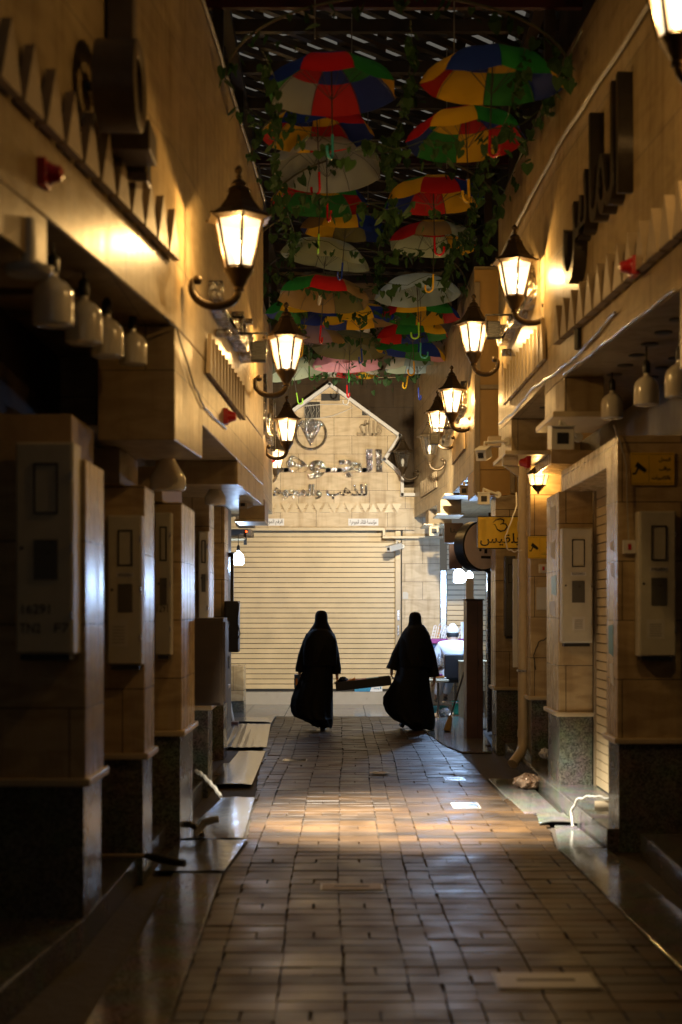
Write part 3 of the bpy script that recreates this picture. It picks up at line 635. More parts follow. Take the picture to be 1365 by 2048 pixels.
writing('text', arabic('مؤسسة قلائد الجوهرة'), 'black_paint', X(700), X(753), Z(1051), Z(1040), face_cam(0, YE-.1085, 0), .001, sg, .01)
sg = thing('name_strip', 'white strip with the unified number, left end above the wide shutter', 'sign', at(530, 1046, YE-.11))
b = MB(); b.box(X(486), X(569), YE-.108, YE-.101, Z(1052), Z(1038)); b.build('strip', 'sign_white', sg)
writing('text', '7002561897:'+arabic('الرقم الموحد'), 'black_paint', X(490), X(566), Z(1051), Z(1040), face_cam(0, YE-.1085, 0), .001, sg, .01)
sg = tag(MB().tube([at(x, y, YE-.14) for x, y in ((610, 812), (640, 809), (690, 808), (706, 815), (690, 822), (665, 832), (640, 836), (622, 837), (612, 846))], .007, 6).build('loose_cable', 'white_plastic'), 'white cable drooping across the gable above the emblem', 'cable')
rw = MB()
for k in range(7):
    x = 607+k*5; rw.tube([at(x+rng.uniform(-3, 3), 838-j*6, YE-.13) for j in range(0, 6)], .004, 5)
tag(rw.build('wire_tangle', 'wire_grey', smooth=True), 'tangle of thin wires over the dark vent under the left slope of the gable', 'wires')

# ================================================================== LANTERNS
def hexring(r, z): return [(r*math.cos(R(60*k+30)), r*math.sin(R(60*k+30)), z) for k in range(6)]
LPARTS = {}
def make_lantern(lit, label, mount, cx, rot, scale=1.0, watts=15, arm_dx=None):
    """mount = wall point; cx = x of the lantern's axis. origin at the bottom centre of the glass"""
    gy = mount[1]; base = Vector((cx, gy, mount[2]+.035*scale+.06))
    t = thing('wall_lantern', label, 'lantern', base, 0, 'wall lanterns along the alley')
    s = scale; dx = (mount[0]-cx)/s
    key = lit
    def place(o): o.scale = (s, s, s); return o
    rt = Matrix.Rotation(rot, 3, 'Z')
    f = MB()
    H = .27; rb, rtp = .078, .142
    for k in range(6):
        a = rt@Vector(hexring(rb, 0)[k]); c = rt@Vector(hexring(rtp, H)[k]); f.tube([a, c], .0098, 6)
    for z, r in ((.004, rb), (H-.002, rtp)):
        p = [rt@Vector(v) for v in hexring(r, z)]; f.tube(p+[p[0]], .010, 6)
    place(f.build('frame', 'bronze', t, True, local=True))
    p = MB()
    for k in range(6):
        a, b_ = [rt@Vector(v) for v in (hexring(rb-.006, .004)[k], hexring(rb-.006, .004)[(k+1) % 6])]; c, d = [rt@Vector(v) for v in (hexring(rtp-.006, H)[(k+1) % 6], hexring(rtp-.006, H)[k])]
        e = .14   # clipped corners
        def L(u, v, w): return u.lerp(v, w)
        vs = [L(a, b_, e), L(b_, a, e), L(b_, c, .06), L(c, b_, .06), L(c, d, e*.7), L(d, c, e*.7), L(d, a, .06), L(a, d, .06)]
        p.add(vs, [tuple(range(8))])
        for q0, q1, q2 in ((0, 7, a), (1, 2, b_), (3, 4, c), (5, 6, d)): pass
    place(p.build('glass', 'pane_lit' if lit else 'pane_unlit', t, local=True))
    rf = MB(); prof = [(rtp+.006, H-.012), (rtp+.045, H+.004), (rtp+.040, H+.016), (rtp-.012, H+.050), (rtp-.05, H+.10), (.062, H+.155), (.060, H+.165)]
    rf.loft([[rt@Vector(v) for v in hexring(r, z)] for r, z in prof])
    for k in range(6): rf.ball(rt@Vector(hexring(rtp+.047, H+.010)[k]), .010, 8)
    ro = place(rf.build('roof', 'bronze', t, local=True))
    fi = MB(); fi.lathe([(.066, H+.16), (.058, H+.175), (.040, H+.185), (.046, H+.195), (.034, H+.215), (.014, H+.228), (.020, H+.24), (.010, H+.252), (.022, H+.268), (.024, H+.28), (.012, H+.298), (.003, H+.305)], n=14)
    fo = fi.build('finial', 'bronze', ro, True, local=True)
    cu = MB(); cu.lathe([(.014, -.125), (.03, -.12), (.026, -.10), (.045, -.075), (.05, -.06), (.078, -.02), (.084, -.004), (.080, .002)], n=12)
    place(cu.build('base_cup', 'bronze', t, True, local=True))
    am = MB(); pts = []
    n = 18; zc = -.115; cxm = dx*.5
    for i in range(n+1):
        q = math.pi*i/n; x = cxm-cxm*math.cos(q); z = -.115-.095*math.sin(q)+(.02*(i/n)**2)
        pts.append((x, 0, z))
    sg_ = 1 if dx > 0 else -1
    pts += [(dx-sg_*.004, 0, pts[-1][2]+.02), (dx-sg_*.015, 0, pts[-1][2]+.032)]
    am.tube(pts, [.019+.005*math.sin(math.pi*i/(len(pts)-1)) for i in range(len(pts))], 10)
    am.ball((dx-sg_*.035, 0, pts[-1][2]+.004), .028, 12)
    ao = place(am.build('arm', 'bronze', t, True, local=True))
    mp = MB(); mp.lathe([(.055, 0), (.055, .012), (.03, .02)] if sg_ < 0 else [(.03, -.02), (.055, -.012), (.055, 0)], (dx, 0, -.105), 16, axis='X'); mp.build('mount_plate', 'bronze', ao, True, local=True)
    bl = MB(); bl.ball((0, 0, .10), .030, 14, sz=1.9); bl.cyl((0, 0, .0), (0, 0, .05), .015)
    place(bl.build('bulb', 'lamp_filament' if lit else 'bulb_glass', t, True, local=True))
    if lit: point('lamp_light', (0, 0, .16*s), watts*3.5, WARM, .03, t)
    return t
LS = 1.03
# left
def lamp(px, gb, Y, mpx, label, lit=True, rot=0, scale=1.0, watts=15):
    c = at(px, gb, Y); m = at(mpx, gb, Y); base_z = c.z
    return make_lantern(lit, label, (m.x, Y, base_z-.035*scale-.06), c.x, rot, scale, watts)
lamp(478, 538, 8.25, 383, 'lit lantern on left wall, the largest one, at the end of the first zigzag frieze', True, R(12), 1.05, 16)
lamp(573, 742, 12.4, 510, 'lit lantern on left wall beyond the black floodlight, second largest on that side', True, R(30), 1.05, 16)
lamp(574, 884, 18.4, 532, 'lit lantern on left wall partly over the round emblem', True, R(8), 1.05, 15)
lamp(552, 938, 21.4, 517, 'farthest lit lantern on left wall, half hidden behind the one before the emblem', True, R(20), 1.0, 13)
lamp(1356, 76, 6.2, 1462, 'lit lantern cut off by the top right corner of the view', True, R(12), 1.0, 16)
lamp(1030, 594, 11.0, 1099, 'lit lantern on right wall beside the black floodlight pair, nearest whole one on that side', True, R(5), .98, 15)
lamp(948, 706, 13.5, 997, 'lit lantern on right wall at the corner before the orange return wall', True, R(30), .98, 15)
lamp(904, 827, 16.6, 946, 'lit lantern on right wall, upper one of the close pair beyond the orange return wall', True, R(2), .98, 15)
lamp(876, 866, 18.7, 912, 'lit lantern on right wall, lower and farther one of the close pair', True, R(6), .98, 14)
lamp(860, 911, 20.1, 890, 'unlit dark lantern on right wall just below the last lit lantern', False, R(10), .98)
lamp(806, 935, 23.4, 837, 'unlit dark lantern at the far right corner beside the gable outline', False, R(20), .95)
# half lantern on the pillar beside the drain pipe
hl = thing('pillar_light', 'small lit half lantern mounted on the pillar face behind the cream drain pipe', 'lamp', at(1077, 965, 13.80))
c0 = at(1077, 965, 13.80); b = MB()
ring_t = [(c0.x+.105*math.cos(a), c0.y-.105*math.sin(a)*.9, c0.z+.085) for a in (0, R(60), R(120), R(180))]; ring_b = [(c0.x+.07*math.cos(a), c0.y-.07*math.sin(a)*.9, c0.z-.03) for a in (0, R(60), R(120), R(180))]
for i in range(3): b.add([ring_b[i], ring_b[i+1], ring_t[i+1], ring_t[i]], [(0, 1, 2, 3)])
b.build('glass', 'pane_lit', hl)
b = MB()
for i in range(4): b.tube([ring_b[i], ring_t[i]], .006, 6)
b.tube(ring_b, .008, 6); b.tube(ring_t, .008, 6); b.loft([ring_b[:], [(c0.x+.02*math.cos(a), c0.y-.02*math.sin(a), c0.z-.09) for a in (0, R(60), R(120), R(180))]]); b.ball((c0.x, c0.y-.01, c0.z-.10), .014)
b.build('frame', 'bronze', hl)
b = MB(); b.loft([[(x, y, z+.002) for x, y, z in ring_t], [(c0.x+.03*math.cos(a), c0.y-.03*math.sin(a), c0.z+.16) for a in (0, R(60), R(120), R(180))]]); b.build('roof', 'bronze', hl)
point('lamp_light', (0, -.045, .02), 9, (1, .56, .16), .02, hl)

# ================================================================== COLD BULBS
def hanging_bulb(c, r, lit, label, watts=0, drop=.10, name='hanging_bulb', grp='hanging jar bulbs', hood=False, colr=COLD):
    t = thing(name, label, 'light bulb', c, 0, grp)
    b = MB(); h = r*2.35
    if not hood: prof = [(.02, -h*.5), (r*.75, -h*.5), (r*.97, -h*.46), (r, -h*.38), (r, h*.12), (r*.92, h*.26), (r*.66, h*.40), (r*.36, h*.48), (r*.24, h*.52), (r*.22, h*.62)]
    else: prof = [(.02, -h*.42), (r*.93, -h*.40), (r, -h*.36), (r*1.02, -h*.1), (r*.9, 0), (r*.55, h*.24), (r*.34, h*.42), (r*.24, h*.62)]
    b.lathe(prof, c, 28); b.build('globe', 'cold_bulb' if lit else 'bulb_glass', t, True)
    b = MB(); b.lathe([(r*.27, h*.60), (r*.30, h*.66), (r*.30, h*.66+.05), (r*.16, h*.66+.07)], c, 16); so = b.build('socket', 'black_metal', t, True)
    b = MB(); b.cyl(Vector(c)+Vector((0, 0, h*.66+.06)), Vector(c)+Vector((0, 0, h*.66+.06+drop)), .005, n=6); b.build('flex', 'black_metal', so)
    if lit: point('bulb_light', (0, 0, -r*1.6), watts, colr, r*.9, t)
    return t
ordn = ['nearest', 'second', 'third', 'farthest']
for i, (px_, py_, Y, d) in enumerate([(106, 605, 6.1, .178), (168, 645, 6.75, .178), (214, 676, 7.3, .172), (266, 698, 7.78, .155)]):
    hanging_bulb(at(px_, py_, Y), d/2, False, f'unlit white jar bulb under the left overhang, {ordn[i]} of the row of four', 0, .06, hood=False)
hanging_bulb(at(336, 948, 9.3), .115, False, 'wide unlit bell bulb under the left beam, between the second and third pillars', 0, .04, hood=True)
hanging_bulb(at(431, 990, 11.6), .085, False, 'unlit bell bulb in front of the dark shop beyond the third left pillar', 0, .05, hood=True)
for i, (px_, py_, Y, d) in enumerate([(1225, 812, 9.9, .153), (1294, 782, 8.9, .158), (1361, 762, 8.1, .17)]):
    hanging_bulb(at(px_, py_, Y), d/2, False, f'unlit white jar bulb under the right overhang, {["leftmost", "middle", "rightmost"][i]} of three', 0, .10)
hanging_bulb(at(477, 1117, 20.0), .075, True, 'blazing white bulb hanging at left in front of the wide shutter', 40, .16, grp='lit cold bulbs')
hanging_bulb(at(919, 1152, 21.3), .085, True, 'blazing white bulb below the round sign, left of the bright pair', 160, .10, grp='lit cold bulbs')
hanging_bulb(at(939, 1153, 21.9), .06, True, 'smaller blazing white bulb right of the bright pair under the round sign', 30, .10, grp='lit cold bulbs')

# disc light near left
c = at(58, 548, 5.6); t = thing('disc_light', 'round flat ceiling light rim under the nearest left beam', 'ceiling light', c)
b = MB(); b.lathe([(.05, .0), (.085, -.004), (.095, .008), (.095, .028), (.04, .03)], c, 28); b.build('rim', 'white_plastic', t, True)
b = MB(); b.cyl(c+Vector((0, 0, .03)), c+Vector((0, 0, .22)), .03, .025); b.build('stem', 'white_plastic', t)

# ================================================================== UMBRELLAS
def umbrella(x, y, z, r, cols, hcol, label, rot, tilt=(0, 0)):
    t = thing('hanging_umbrella', label, 'umbrella', (x, y, z), 0, 'umbrellas hung over the alley'); t.rotation_euler = (tilt[0], tilt[1], rot)
    names = sorted(set(cols)); b = MB(); n = 8; sub = 4; rings = 8; vs = []; H = r*.56
    b.v = []
    for i in range(rings+1):
        u = i/rings
        for k in range(n*sub):
            a = 2*math.pi*k/(n*sub); fr = (k % sub)/sub; sag = 1-.055*math.sin(math.pi*fr)*u*1.6
            rr = r*math.sin(u*R(80))/math.sin(R(80))*sag; zz = H*(math.cos(u*R(84)))-.02*math.sin(math.pi*fr)*u
            b.v.append(Vector((rr*math.cos(a), rr*math.sin(a), zz)))
    N = n*sub
    for i in range(rings):
        for k in range(N):
            seg = k//sub; cc = cols[(seg+(3 if i < 4 else 0)) % len(cols)]
            b.f.append((i*N+k, i*N+(k+1) % N, (i+1)*N+(k+1) % N, (i+1)*N+k)); b.mi.append(names.index(cc))
    b.build('canopy', ['fabric_'+c_ for c_ in names], t, True, local=True)
    rb = MB()
    for k in range(n):
        a = 2*math.pi*k/n; rb.tube([(r*math.sin(u*R(80))/math.sin(R(80))*math.cos(a)*.985, r*math.sin(u*R(80))/math.sin(R(80))*math.sin(a)*.985, H*math.cos(u*R(84))-.008) for u in (0.05, .3, .55, .8, 1)], .0028, 4)
        rb.tube([(.012*math.cos(a), .012*math.sin(a), H-.30*r/.5), (r*.5*math.cos(a), r*.5*math.sin(a), H*.80)], .002, 4)
    rb.build('ribs', 'umbrella_rib', t, local=True)
    sh_ = MB(); sh_.cyl((0, 0, H+.05), (0, 0, H-.58), .0055, n=6); so = sh_.build('shaft', 'umbrella_rib', t, local=True)
    hd = MB(); pts = [(0, 0, H-.56), (0, 0, H-.70)]+[(.045-.045*math.cos(q), 0, H-.70-.045*math.sin(q)) for q in [math.pi*j/8 for j in range(1, 9)]]+[(.09, 0, H-.67)]
    hd.tube(pts, .011, 8); hd.build('handle', 'handle_'+hcol, t, True, local=True)
    return t
RB = ['red', 'yellow', 'green', 'blue']
def rain(sh): return [RB[(k+sh) % 4] for k in range(8)]
rows = [  # (px, rim py, Y, r, colours, handle, words)
 (664, 192, 10.4, .50, ['red', 'green', 'yellow', 'blue', 'red', 'grey', 'green', 'blue'], 'teal', 'red, green and yellow umbrella', 'front row at left'),
 (984, 180, 10.0, .51, ['yellow', 'blue', 'green', 'yellow', 'red', 'yellow', 'blue', 'green'], 'red', 'blue and yellow umbrella', 'front row at right'),
 (636, 278, 12.2, .50, ['red', 'yellow', 'blue', 'red', 'yellow', 'blue', 'red', 'yellow'], 'red', 'yellow, red and blue umbrella', 'second row at left'),
 (934, 290, 11.5, .50, rain(1), 'yellow', 'umbrella of all four colours with a yellow hook', 'second row at right'),
 (654, 348, 12.9, .53, ['grey']*8, 'red', 'pale grey umbrella', 'left column just behind the second row'),
 (640, 412, 14.4, .50, ['green', 'red', 'yellow', 'red', 'green', 'blue', 'red', 'green'], 'lime', 'red and green umbrella', 'third row at left'),
 (868, 412, 13.6, .50, ['green', 'yellow', 'red', 'blue', 'green', 'yellow', 'red', 'blue'], 'red', 'green, yellow and red umbrella', 'third row at right'),
 (690, 472, 15.3, .50, ['yellow', 'blue', 'brown', 'blue', 'olive', 'yellow', 'blue', 'brown'], 'blue', 'dim yellow and blue umbrella', 'fourth row at left'),
 (868, 496, 15.2, .50, ['pale_green', 'red', 'brown', 'pale_green', 'red', 'yellow', 'pale_green', 'pale_green'], 'yellow', 'pale green umbrella with a red edge', 'fourth row at right'),
 (650, 528, 15.9, .52, ['pale_green']*8, 'white', 'plain pale green umbrella', 'left column behind the dim blue one'),
 (646, 606, 16.0, .54, ['brown', 'brown', 'olive', 'green', 'red', 'brown', 'brown', 'olive'], 'red', 'brown and olive umbrella', 'fifth row at left'),
 (836, 598, 16.6, .51, ['sky_blue']*8, 'lime', 'light blue umbrella', 'fifth row at right'),
 (610, 640, 17.7, .50, ['blue', 'green', 'yellow', 'blue', 'green', 'yellow', 'blue', 'green'], 'yellow', 'blue and green umbrella', 'sixth row at far left'),
 (720, 652, 17.9, .50, ['yellow', 'blue', 'yellow', 'brown', 'yellow', 'blue', 'red', 'yellow'], 'blue', 'yellow and blue umbrella', 'middle of the sixth row'),
 (842, 640, 17.6, .50, rain(0), 'teal', 'four colour umbrella with a teal hook', 'sixth row at right'),
 (618, 690, 19.4, .50, ['mauve', 'mauve', 'brown', 'red', 'mauve', 'mauve', 'brown', 'yellow'], 'green', 'mauve umbrella', 'seventh row at left beside the second lantern'),
 (826, 680, 19.0, .50, ['red', 'green', 'yellow', 'red', 'green', 'blue', 'red', 'green'], 'yellow', 'red and green umbrella with a yellow hook', 'seventh row at right'),
 (700, 706, 20.6, .56, ['olive']*8, 'green', 'dull olive umbrella', 'eighth row at left'),
 (822, 714, 20.4, .52, ['green', 'blue', 'yellow', 'pink', 'green', 'blue', 'yellow', 'green'], 'yellow', 'green and blue umbrella with one pink panel', 'eighth row at right'),
 (694, 738, 22.0, .56, ['pink']*8, 'red', 'pink umbrella', 'last row at left above the gable'),
 (588, 752, 22.4, .52, ['pale_green']*8, 'lime', 'pale green umbrella half behind the second lantern', 'last row at far left'),
 (836, 742, 22.2, .54, ['sky_blue', 'pale_green', 'sky_blue', 'white', 'sky_blue', 'pale_green', 'sky_blue', 'white'], 'blue', 'pale blue and white umbrella', 'last row at right'),
 (700, 752, 23.2, .50, ['red', 'yellow', 'red', 'white', 'red', 'yellow', 'red', 'white'], 'white', 'red and white umbrella', 'lowest one over the gable peak')]
for i, (px_, py_, Y, r_, cs, hc, wd, pos) in enumerate(rows):
    c = at(px_, py_, Y); umbrella(c.x, Y, c.z, r_, cs, hc, f'{wd}, {pos}', rng.uniform(0, 6.3), (rng.gauss(0, .07), rng.gauss(0, .07)))

# ================================================================== ARCHES, VINES, ROOF
def leaf(b, p, s, yaw, droop):
    m = Matrix.Rotation(yaw, 3, 'Z')@Matrix.Rotation(droop, 3, 'X')@Matrix.Rotation(rng.gauss(0, .35), 3, 'Y'); cu = rng.uniform(.02, .22); nw = rng.uniform(.7, 1.05)
    o = [(0, 0, 0), (.35, 0, .18), (.55, 0, -.05), (.50, 0, -.40), (.28, 0, -.75), (0, 0, -1.05), (-.28, 0, -.75), (-.50, 0, -.40), (-.55, 0, -.05), (-.35, 0, .18)]
    mid = [(0, cu, -.1), (0, cu*.8, -.6)]; o = [(x_*nw, y_, z_) for x_, y_, z_ in o]
    vs = [m@Vector(q)*s+Vector(p) for q in o]+[m@Vector(q)*s+Vector(p) for q in mid]
    b.add(vs, [(0, 1, 2, 3, 10), (10, 3, 4, 11), (11, 4, 5), (0, 10, 7, 8, 9), (10, 11, 6, 7), (11, 5, 6)])
def garland(pts, label, dens=26, grp='leafy garlands over the alley', spread=.07, sz=(.045, .085)):
    t = thing('vine_garland', label, 'vine', pts[len(pts)//2], 0, grp)
    MB().tube(pts, .0035, 5).build('vine_stem', 'stem', t, True)
    b = MB(); n = 0
    L = sum((Vector(pts[i+1])-Vector(pts[i])).length for i in range(len(pts)-1)); k = int(L*dens)
    for _ in range(k):
        u = rng.random()*(len(pts)-1); i = int(u); p = Vector(pts[i]).lerp(Vector(pts[min(i+1, len(pts)-1)]), u-i)
        p += Vector((rng.gauss(0, .02), rng.gauss(0, .03), -abs(rng.gauss(0, spread))))
        leaf(b, p, rng.uniform(*sz)*1.25, rng.uniform(-1.9, 1.9), rng.gauss(.15, .55))
    b.build('foliage', 'leaf', t)
    return t
oi = ['first', 'second', 'third', 'fourth', 'fifth', 'sixth', 'seventh', 'eighth']
ay = [9.6, 11.4, 13.2, 15.0, 16.6, 18.6, 20.4, 22.2]
for i, y in enumerate(ay):
    xl = facx(y)+.08 if y < 13.3 else -.95; xr = (facx(y, facr)-.06) if y < 13.7 else 1.46; zb = 5.22+.05*i; rise = .55
    arc = [(xl+(xr-xl)*(.5-.5*math.cos(q)), y, zb+rise*math.sin(q)) for q in [math.pi*j/24 for j in range(25)]]
    tag(MB().tube(arc, .009, 6).build('arch_rail', 'roof_steel', smooth=True), f'thin curved steel hoop spanning the alley, {oi[i]} from the camera', 'arch', 'curved hoops over the alley')
    garland([(x, yy-.02, z) for x, yy, z in arc], f'leafy vine wound along the {oi[i]} curved hoop from the camera', 22, sz=(.030, .078))
    yy = y+.8; sagp = [(xl+(xr-xl)*j/20, yy, 5.02+.065*i+.28*abs(j/10-1)**2+.03*math.sin(j*1.7)) for j in range(21)]
    garland(sagp, f'sagging leafy string across the alley just beyond the {oi[i]} hoop', 30, sz=(.030, .078))
garland([at(1165, 60, 9.0)+Vector((0, 0, 0)), at(1120, 150, 10.0), at(1090, 210, 10.7), at(1050, 290, 11.6), at(1015, 370, 12.4), at(985, 440, 13.2), at(975, 500, 13.6)], 'vine string climbing the upper right wall inside the wire', 9, spread=.05)
garland([(-.93, 22.9, 5.55), (-.3, 22.9, 5.47), (.3, 22.9, 5.45), (.8, 22.9, 5.46), (1.2, 22.9, 5.50)], 'lowest string of small leaves right above the gable', 34, spread=.10)

for gx, gz, nm in ((-.52, 5.32, 'left edge'), (.46, 5.52, 'middle'), (1.22, 5.34, 'right edge')):
    garland([(gx+.05*math.sin(j*1.1), 9.4+j*.66, gz+.015*j+.07*math.sin(j*1.7)) for j in range(21)], f'long leafy runner along the {nm} of the umbrella rows', 26, sz=(.028, .072), spread=.10)
roof = thing('lattice_roof', 'dark steel lattice roof high above the alley with night sky between the bars', 'roof', (0, 15, 7.6))
b = MB()
for k in range(16): b.box(-1.6, 2.3, 9.5+k*1.05, 9.5+k*1.05+.07, 7.2, 7.32)
b.build('cross_beam', 'roof_steel', roof)
b = MB()
for k in range(66):
    y = 6+k*.32; b.obox((.4, y+1.2, 7.44), Vector((2.6, 2.6, 0)), Vector((-.024, .024, 0)), (0, 0, .03))
b.build('diagonal_slat', 'roof_steel', roof)
b = MB()
for k in range(44):
    y = 6+k*.48; b.obox((.4, y+1.2, 7.54), Vector((2.6, -.9, 0)), Vector((.010, .03, 0)), (0, 0, .025))
for k in range(9): b.box(-1.3+k*.42, -1.3+k*.42+.10, 8, 26, 7.60, 7.66)
b.build('counter_slat', 'roof_steel', roof)
b = MB()
for k in range(30): b.box(-2.6, 3.2, -8.9+k*.6, -8.9+k*.6+.34, 7.75, 7.8)
b.build('skyglow_baffle', 'roof_steel', roof)  # unseen battens added above the near alley to hold back sky glow
b = MB(); b.box(-1.4, 2.2, 12.35, 12.42, 6.86, 6.96); b.box(-1.4, 2.2, 16.8, 16.86, 6.9, 6.98); b.build('tie_beam', 'red_steel', roof)
b = MB()
for x in (-1.12, 1.78):
    for y in (9.8, 12.4, 15.0, 17.6, 20.2, 22.8): b.box(x, x+.09, y, y+.09, 5.5, 7.2)
b.box(-1.13, -1.02, 8, 24.3, 7.1, 7.2); b.box(1.77, 1.88, 8, 24.3, 7.1, 7.2); b.build('roof_post', 'roof_steel', roof)
b = MB()
for (x, y) in ((-.2, 10.9), (.9, 11.3), (.1, 13.3), (1.05, 14.1), (.3, 15.8)): b.cyl((x, y, 6.0), (x, y, 7.2), .006, n=5)
b.build('hanger_wire', 'wire_grey', roof)

# ================================================================== WALL DETAILS
def wire(name, pts, r, mat, label, cat='cable', grp=None):
    # refine with slight sag wobble
    P = [Vector(p) for p in pts]; out_ = []
    for i in range(len(P)-1):
        for j in range(8):
            u = j/8; p = P[i].lerp(P[i+1], u); p += Vector((0, 0, .006*math.sin(i*2.1+j*1.3))); out_.append(p)
    out_.append(P[-1]); return tag(MB().tube(out_, r, 6).build(name, mat, smooth=True), label, cat, grp)
wire('wall_cable', [(facx(y)+.02, y, 5.45+(.0 if y > 9 else .0)) for y in (6.5, 8, 9.2, 10.5, 12.3, 13.3)], .011, 'wire_clear', 'pale rope light running along the top of the left wall')
wire('wall_cable', [(facx(y, facr)-.03, y, 4.95-.0*(y)) for y in (5.5, 7.0, 8.5, 10, 11.5, 12.6, 13.6)], .013, 'wire_clear', 'clear rope light running along the upper right wall')
wire('wall_cable', [(facx(y, facr)-.02, y, z) for y, z in ((8.6, 3.42), (9.6, 3.34), (10.4, 3.34), (11.4, 3.40), (12.4, 3.36), (13.6, 3.40))], .010, 'wire_clear', 'clear rope light running below the right zigzag frieze')
wire('wall_cable', [(facx(y, facr)-.015, y, 3.285) for y in (7.4, 8.4, 9.4, 10.05)], .009, 'wire_clear', 'clear rope light along the lower edge of the near right overhang')
wire('wall_cable', [(facx(y)+.012, y, z) for y, z in ((7.7, 3.21), (8.0, 3.2), (8.6, 2.98), (9.0, 2.90), (10.2, 2.92))], .006, 'black_metal', 'thin black cable sagging along the corner below the largest lantern')
wire('wall_cable', [at(x, y, 13.0) for x, y in ((1010, 905), (1060, 912), (1110, 912), (1150, 922), (1190, 946))], .009, 'white_plastic', 'grey cable drooping from the right beam to the shutter head')
wire('wall_cable', [at(x, y, 14.2) for x, y in ((1033, 985), (1034, 1012), (1022, 1045), (1011, 1075), (1015, 1098), (1030, 1103), (1045, 1101))], .006, 'white_plastic', 'thin white cable hanging in a loop in front of the yellow sign')
wire('wall_cable', [at(x, y, 9.57) for x, y in ((1228, 850), (1243, 890), (1254, 930), (1255, 1000), (1258, 1080))], .005, 'wire_grey', 'grey wire dropping to the switch box on the near right pillar')
wire('wall_cable', [at(x, y, 13.93) for x, y in ((1097, 1275), (1078, 1285), (1068, 1310), (1072, 1340))], .005, 'black_metal', 'black loop of cable on the stone behind the drain pipe')
wire('wall_cable', [at(x, y, 15.93) for x, y in ((952, 800), (950, 900), (948, 985), (956, 993), (1000, 994), (1036, 990))], .008, 'pvc', 'cream conduit framing the orange return wall')

# chrome shop lettering on the side walls
def side_letters(label, text, y0, y1, z0, z1, left, ext, mat='letter_chrome', tab=None, bold=.0):
    tab = tab or (fac if left else facr)
    ya, yb = (y0, y1)
    pa = Vector((facx(ya, tab), ya, 0)); pb = Vector((facx(yb, tab), yb, 0)); d = (pb-pa); L = d.length; ang = math.atan2(d.y, d.x)
    t = thing('shop_lettering', label, 'sign', ((pa.x+pb.x)/2, (ya+yb)/2, z0))
    if left: mtx = Matrix.Translation(pa)@Matrix.Rotation(ang, 4, 'Z')
    else: mtx = Matrix.Translation(pb)@Matrix.Rotation(ang+math.pi, 4, 'Z')
    writing('letters', text, mat, 0, L, z0, z1, mtx, ext, t, bold)
    return t
side_letters('chrome letters on the left wall between the two biggest lanterns', arabic('ذهب'), 9.3, 11.6, 3.5, 3.95, True, .09, 'letter_chrome')
side_letters('tall dark letters high on the near right wall above the zigzag frieze', arabic('الماس'), 8.25, 9.75, 3.82, 4.75, False, .09, 'cast_letter')
side_letters('chrome letters on the right wall between the first two lanterns', arabic('ذهب'), 11.3, 13.3, 3.92, 4.5, False, .08)
side_letters('chrome letters on the right wall beyond the orange return wall', arabic('الماس'), 16.9, 20.2, 3.92, 4.35, False, .07, tab=[(1.5, 16), (1.5, 20.4)])
side_letters('chrome letters on the left wall beside the partly hidden lanterns', arabic('الماس'), 14.8, 19.8, 3.6, 4.5, True, .06, tab=[(-.97, 14.6), (-.97, 20.2)])
# bulky round letter on the near left wall
c = Vector((facx(6.35)+.15, 6.35, 3.96)); t = thing('round_wall_sign', 'bulky round dark letter with upright bar on the near left wall above the frieze', 'sign', c)
b = MB(); pr = [(.20, -.09), (.20, .09), (.165, .10), (.125, .085), (.125, -.085), (.165, -.10)]; n_ = 36
b.loft([[c+Vector((x_, r_*math.cos(2*math.pi*k/n_), r_*math.sin(2*math.pi*k/n_))) for r_, x_ in pr] for k in range(n_+1)], close=False); b.build('ring', 'bulky_letter', t, True)
MB().lathe([(.03, -.085), (.07, -.07), (.075, .04), (.05, .07), (.02, .075)], c, 20, axis='X').build('hub', 'bulky_letter', t, True)
for a in (20, 140, 260): MB().obox(c+Vector((0, .10*math.cos(R(a)), .10*math.sin(R(a)))), (.05, 0, 0), Vector((0, .04*math.cos(R(a)), .04*math.sin(R(a)))), Vector((0, -.012*math.sin(R(a)), .012*math.cos(R(a))))).build('spoke', 'bulky_letter', t)
MB().box(c.x-.10, c.x+.02, 6.62, 6.74, 3.94, 4.95).build('upright', 'bulky_letter', t, bevel=.006)
MB().box(c.x-.09, c.x+.10, 6.60, 6.86, 3.76, 3.90).build('foot', 'bulky_letter', t, bevel=.006)
MB().box(c.x-.09, c.x+.05, 6.90, 7.02, 3.70, 3.86).build('foot', 'chrome', t, bevel=.004)
MB().cyl(c+Vector((-.20, 0, 0)), c+Vector((-.09, 0, 0)), .02, n=10).build('standoff', 'black_metal', t)

# black floodlights
def floodlight(c, aim, label, pair=False):
    t = thing('floodlight', label, 'floodlight', c, 0, 'black floodlights'); c = Vector(c)
    b = MB(); b.box(c.x-.055, c.x+.055, c.y-.04, c.y+.03, c.z-.075, c.z+.075); b.build('housing', 'black_metal', t, bevel=.008)
    b = MB()
    for k in range(6): b.box(c.x-.05, c.x+.05, c.y-.052, c.y-.04, c.z-.06+k*.022, c.z-.054+k*.022)
    b.build('cooling_fins', 'black_metal', t)
    b = MB(); b.box(c.x-.065, c.x-.057, c.y-.012, c.y+.012, c.z-.02, c.z+.13); b.box(c.x+.057, c.x+.065, c.y-.012, c.y+.012, c.z-.02, c.z+.13); b.box(c.x-.065, c.x+.065, c.y-.012, c.y+.012, c.z+.13, c.z+.138)
    x1 = aim; b.tube([(c.x, c.y, c.z+.135), (x1, c.y, c.z+.135)], .009, 8); b.build('bracket', 'black_metal', t); return t
floodlight((-.60, 10.35, 3.50), -.82, 'black floodlight on the left wall between the two biggest lanterns')
floodlight((1.32, 12.35, 4.05), 1.56, 'black floodlight on the right wall just below the nearest whole lantern')
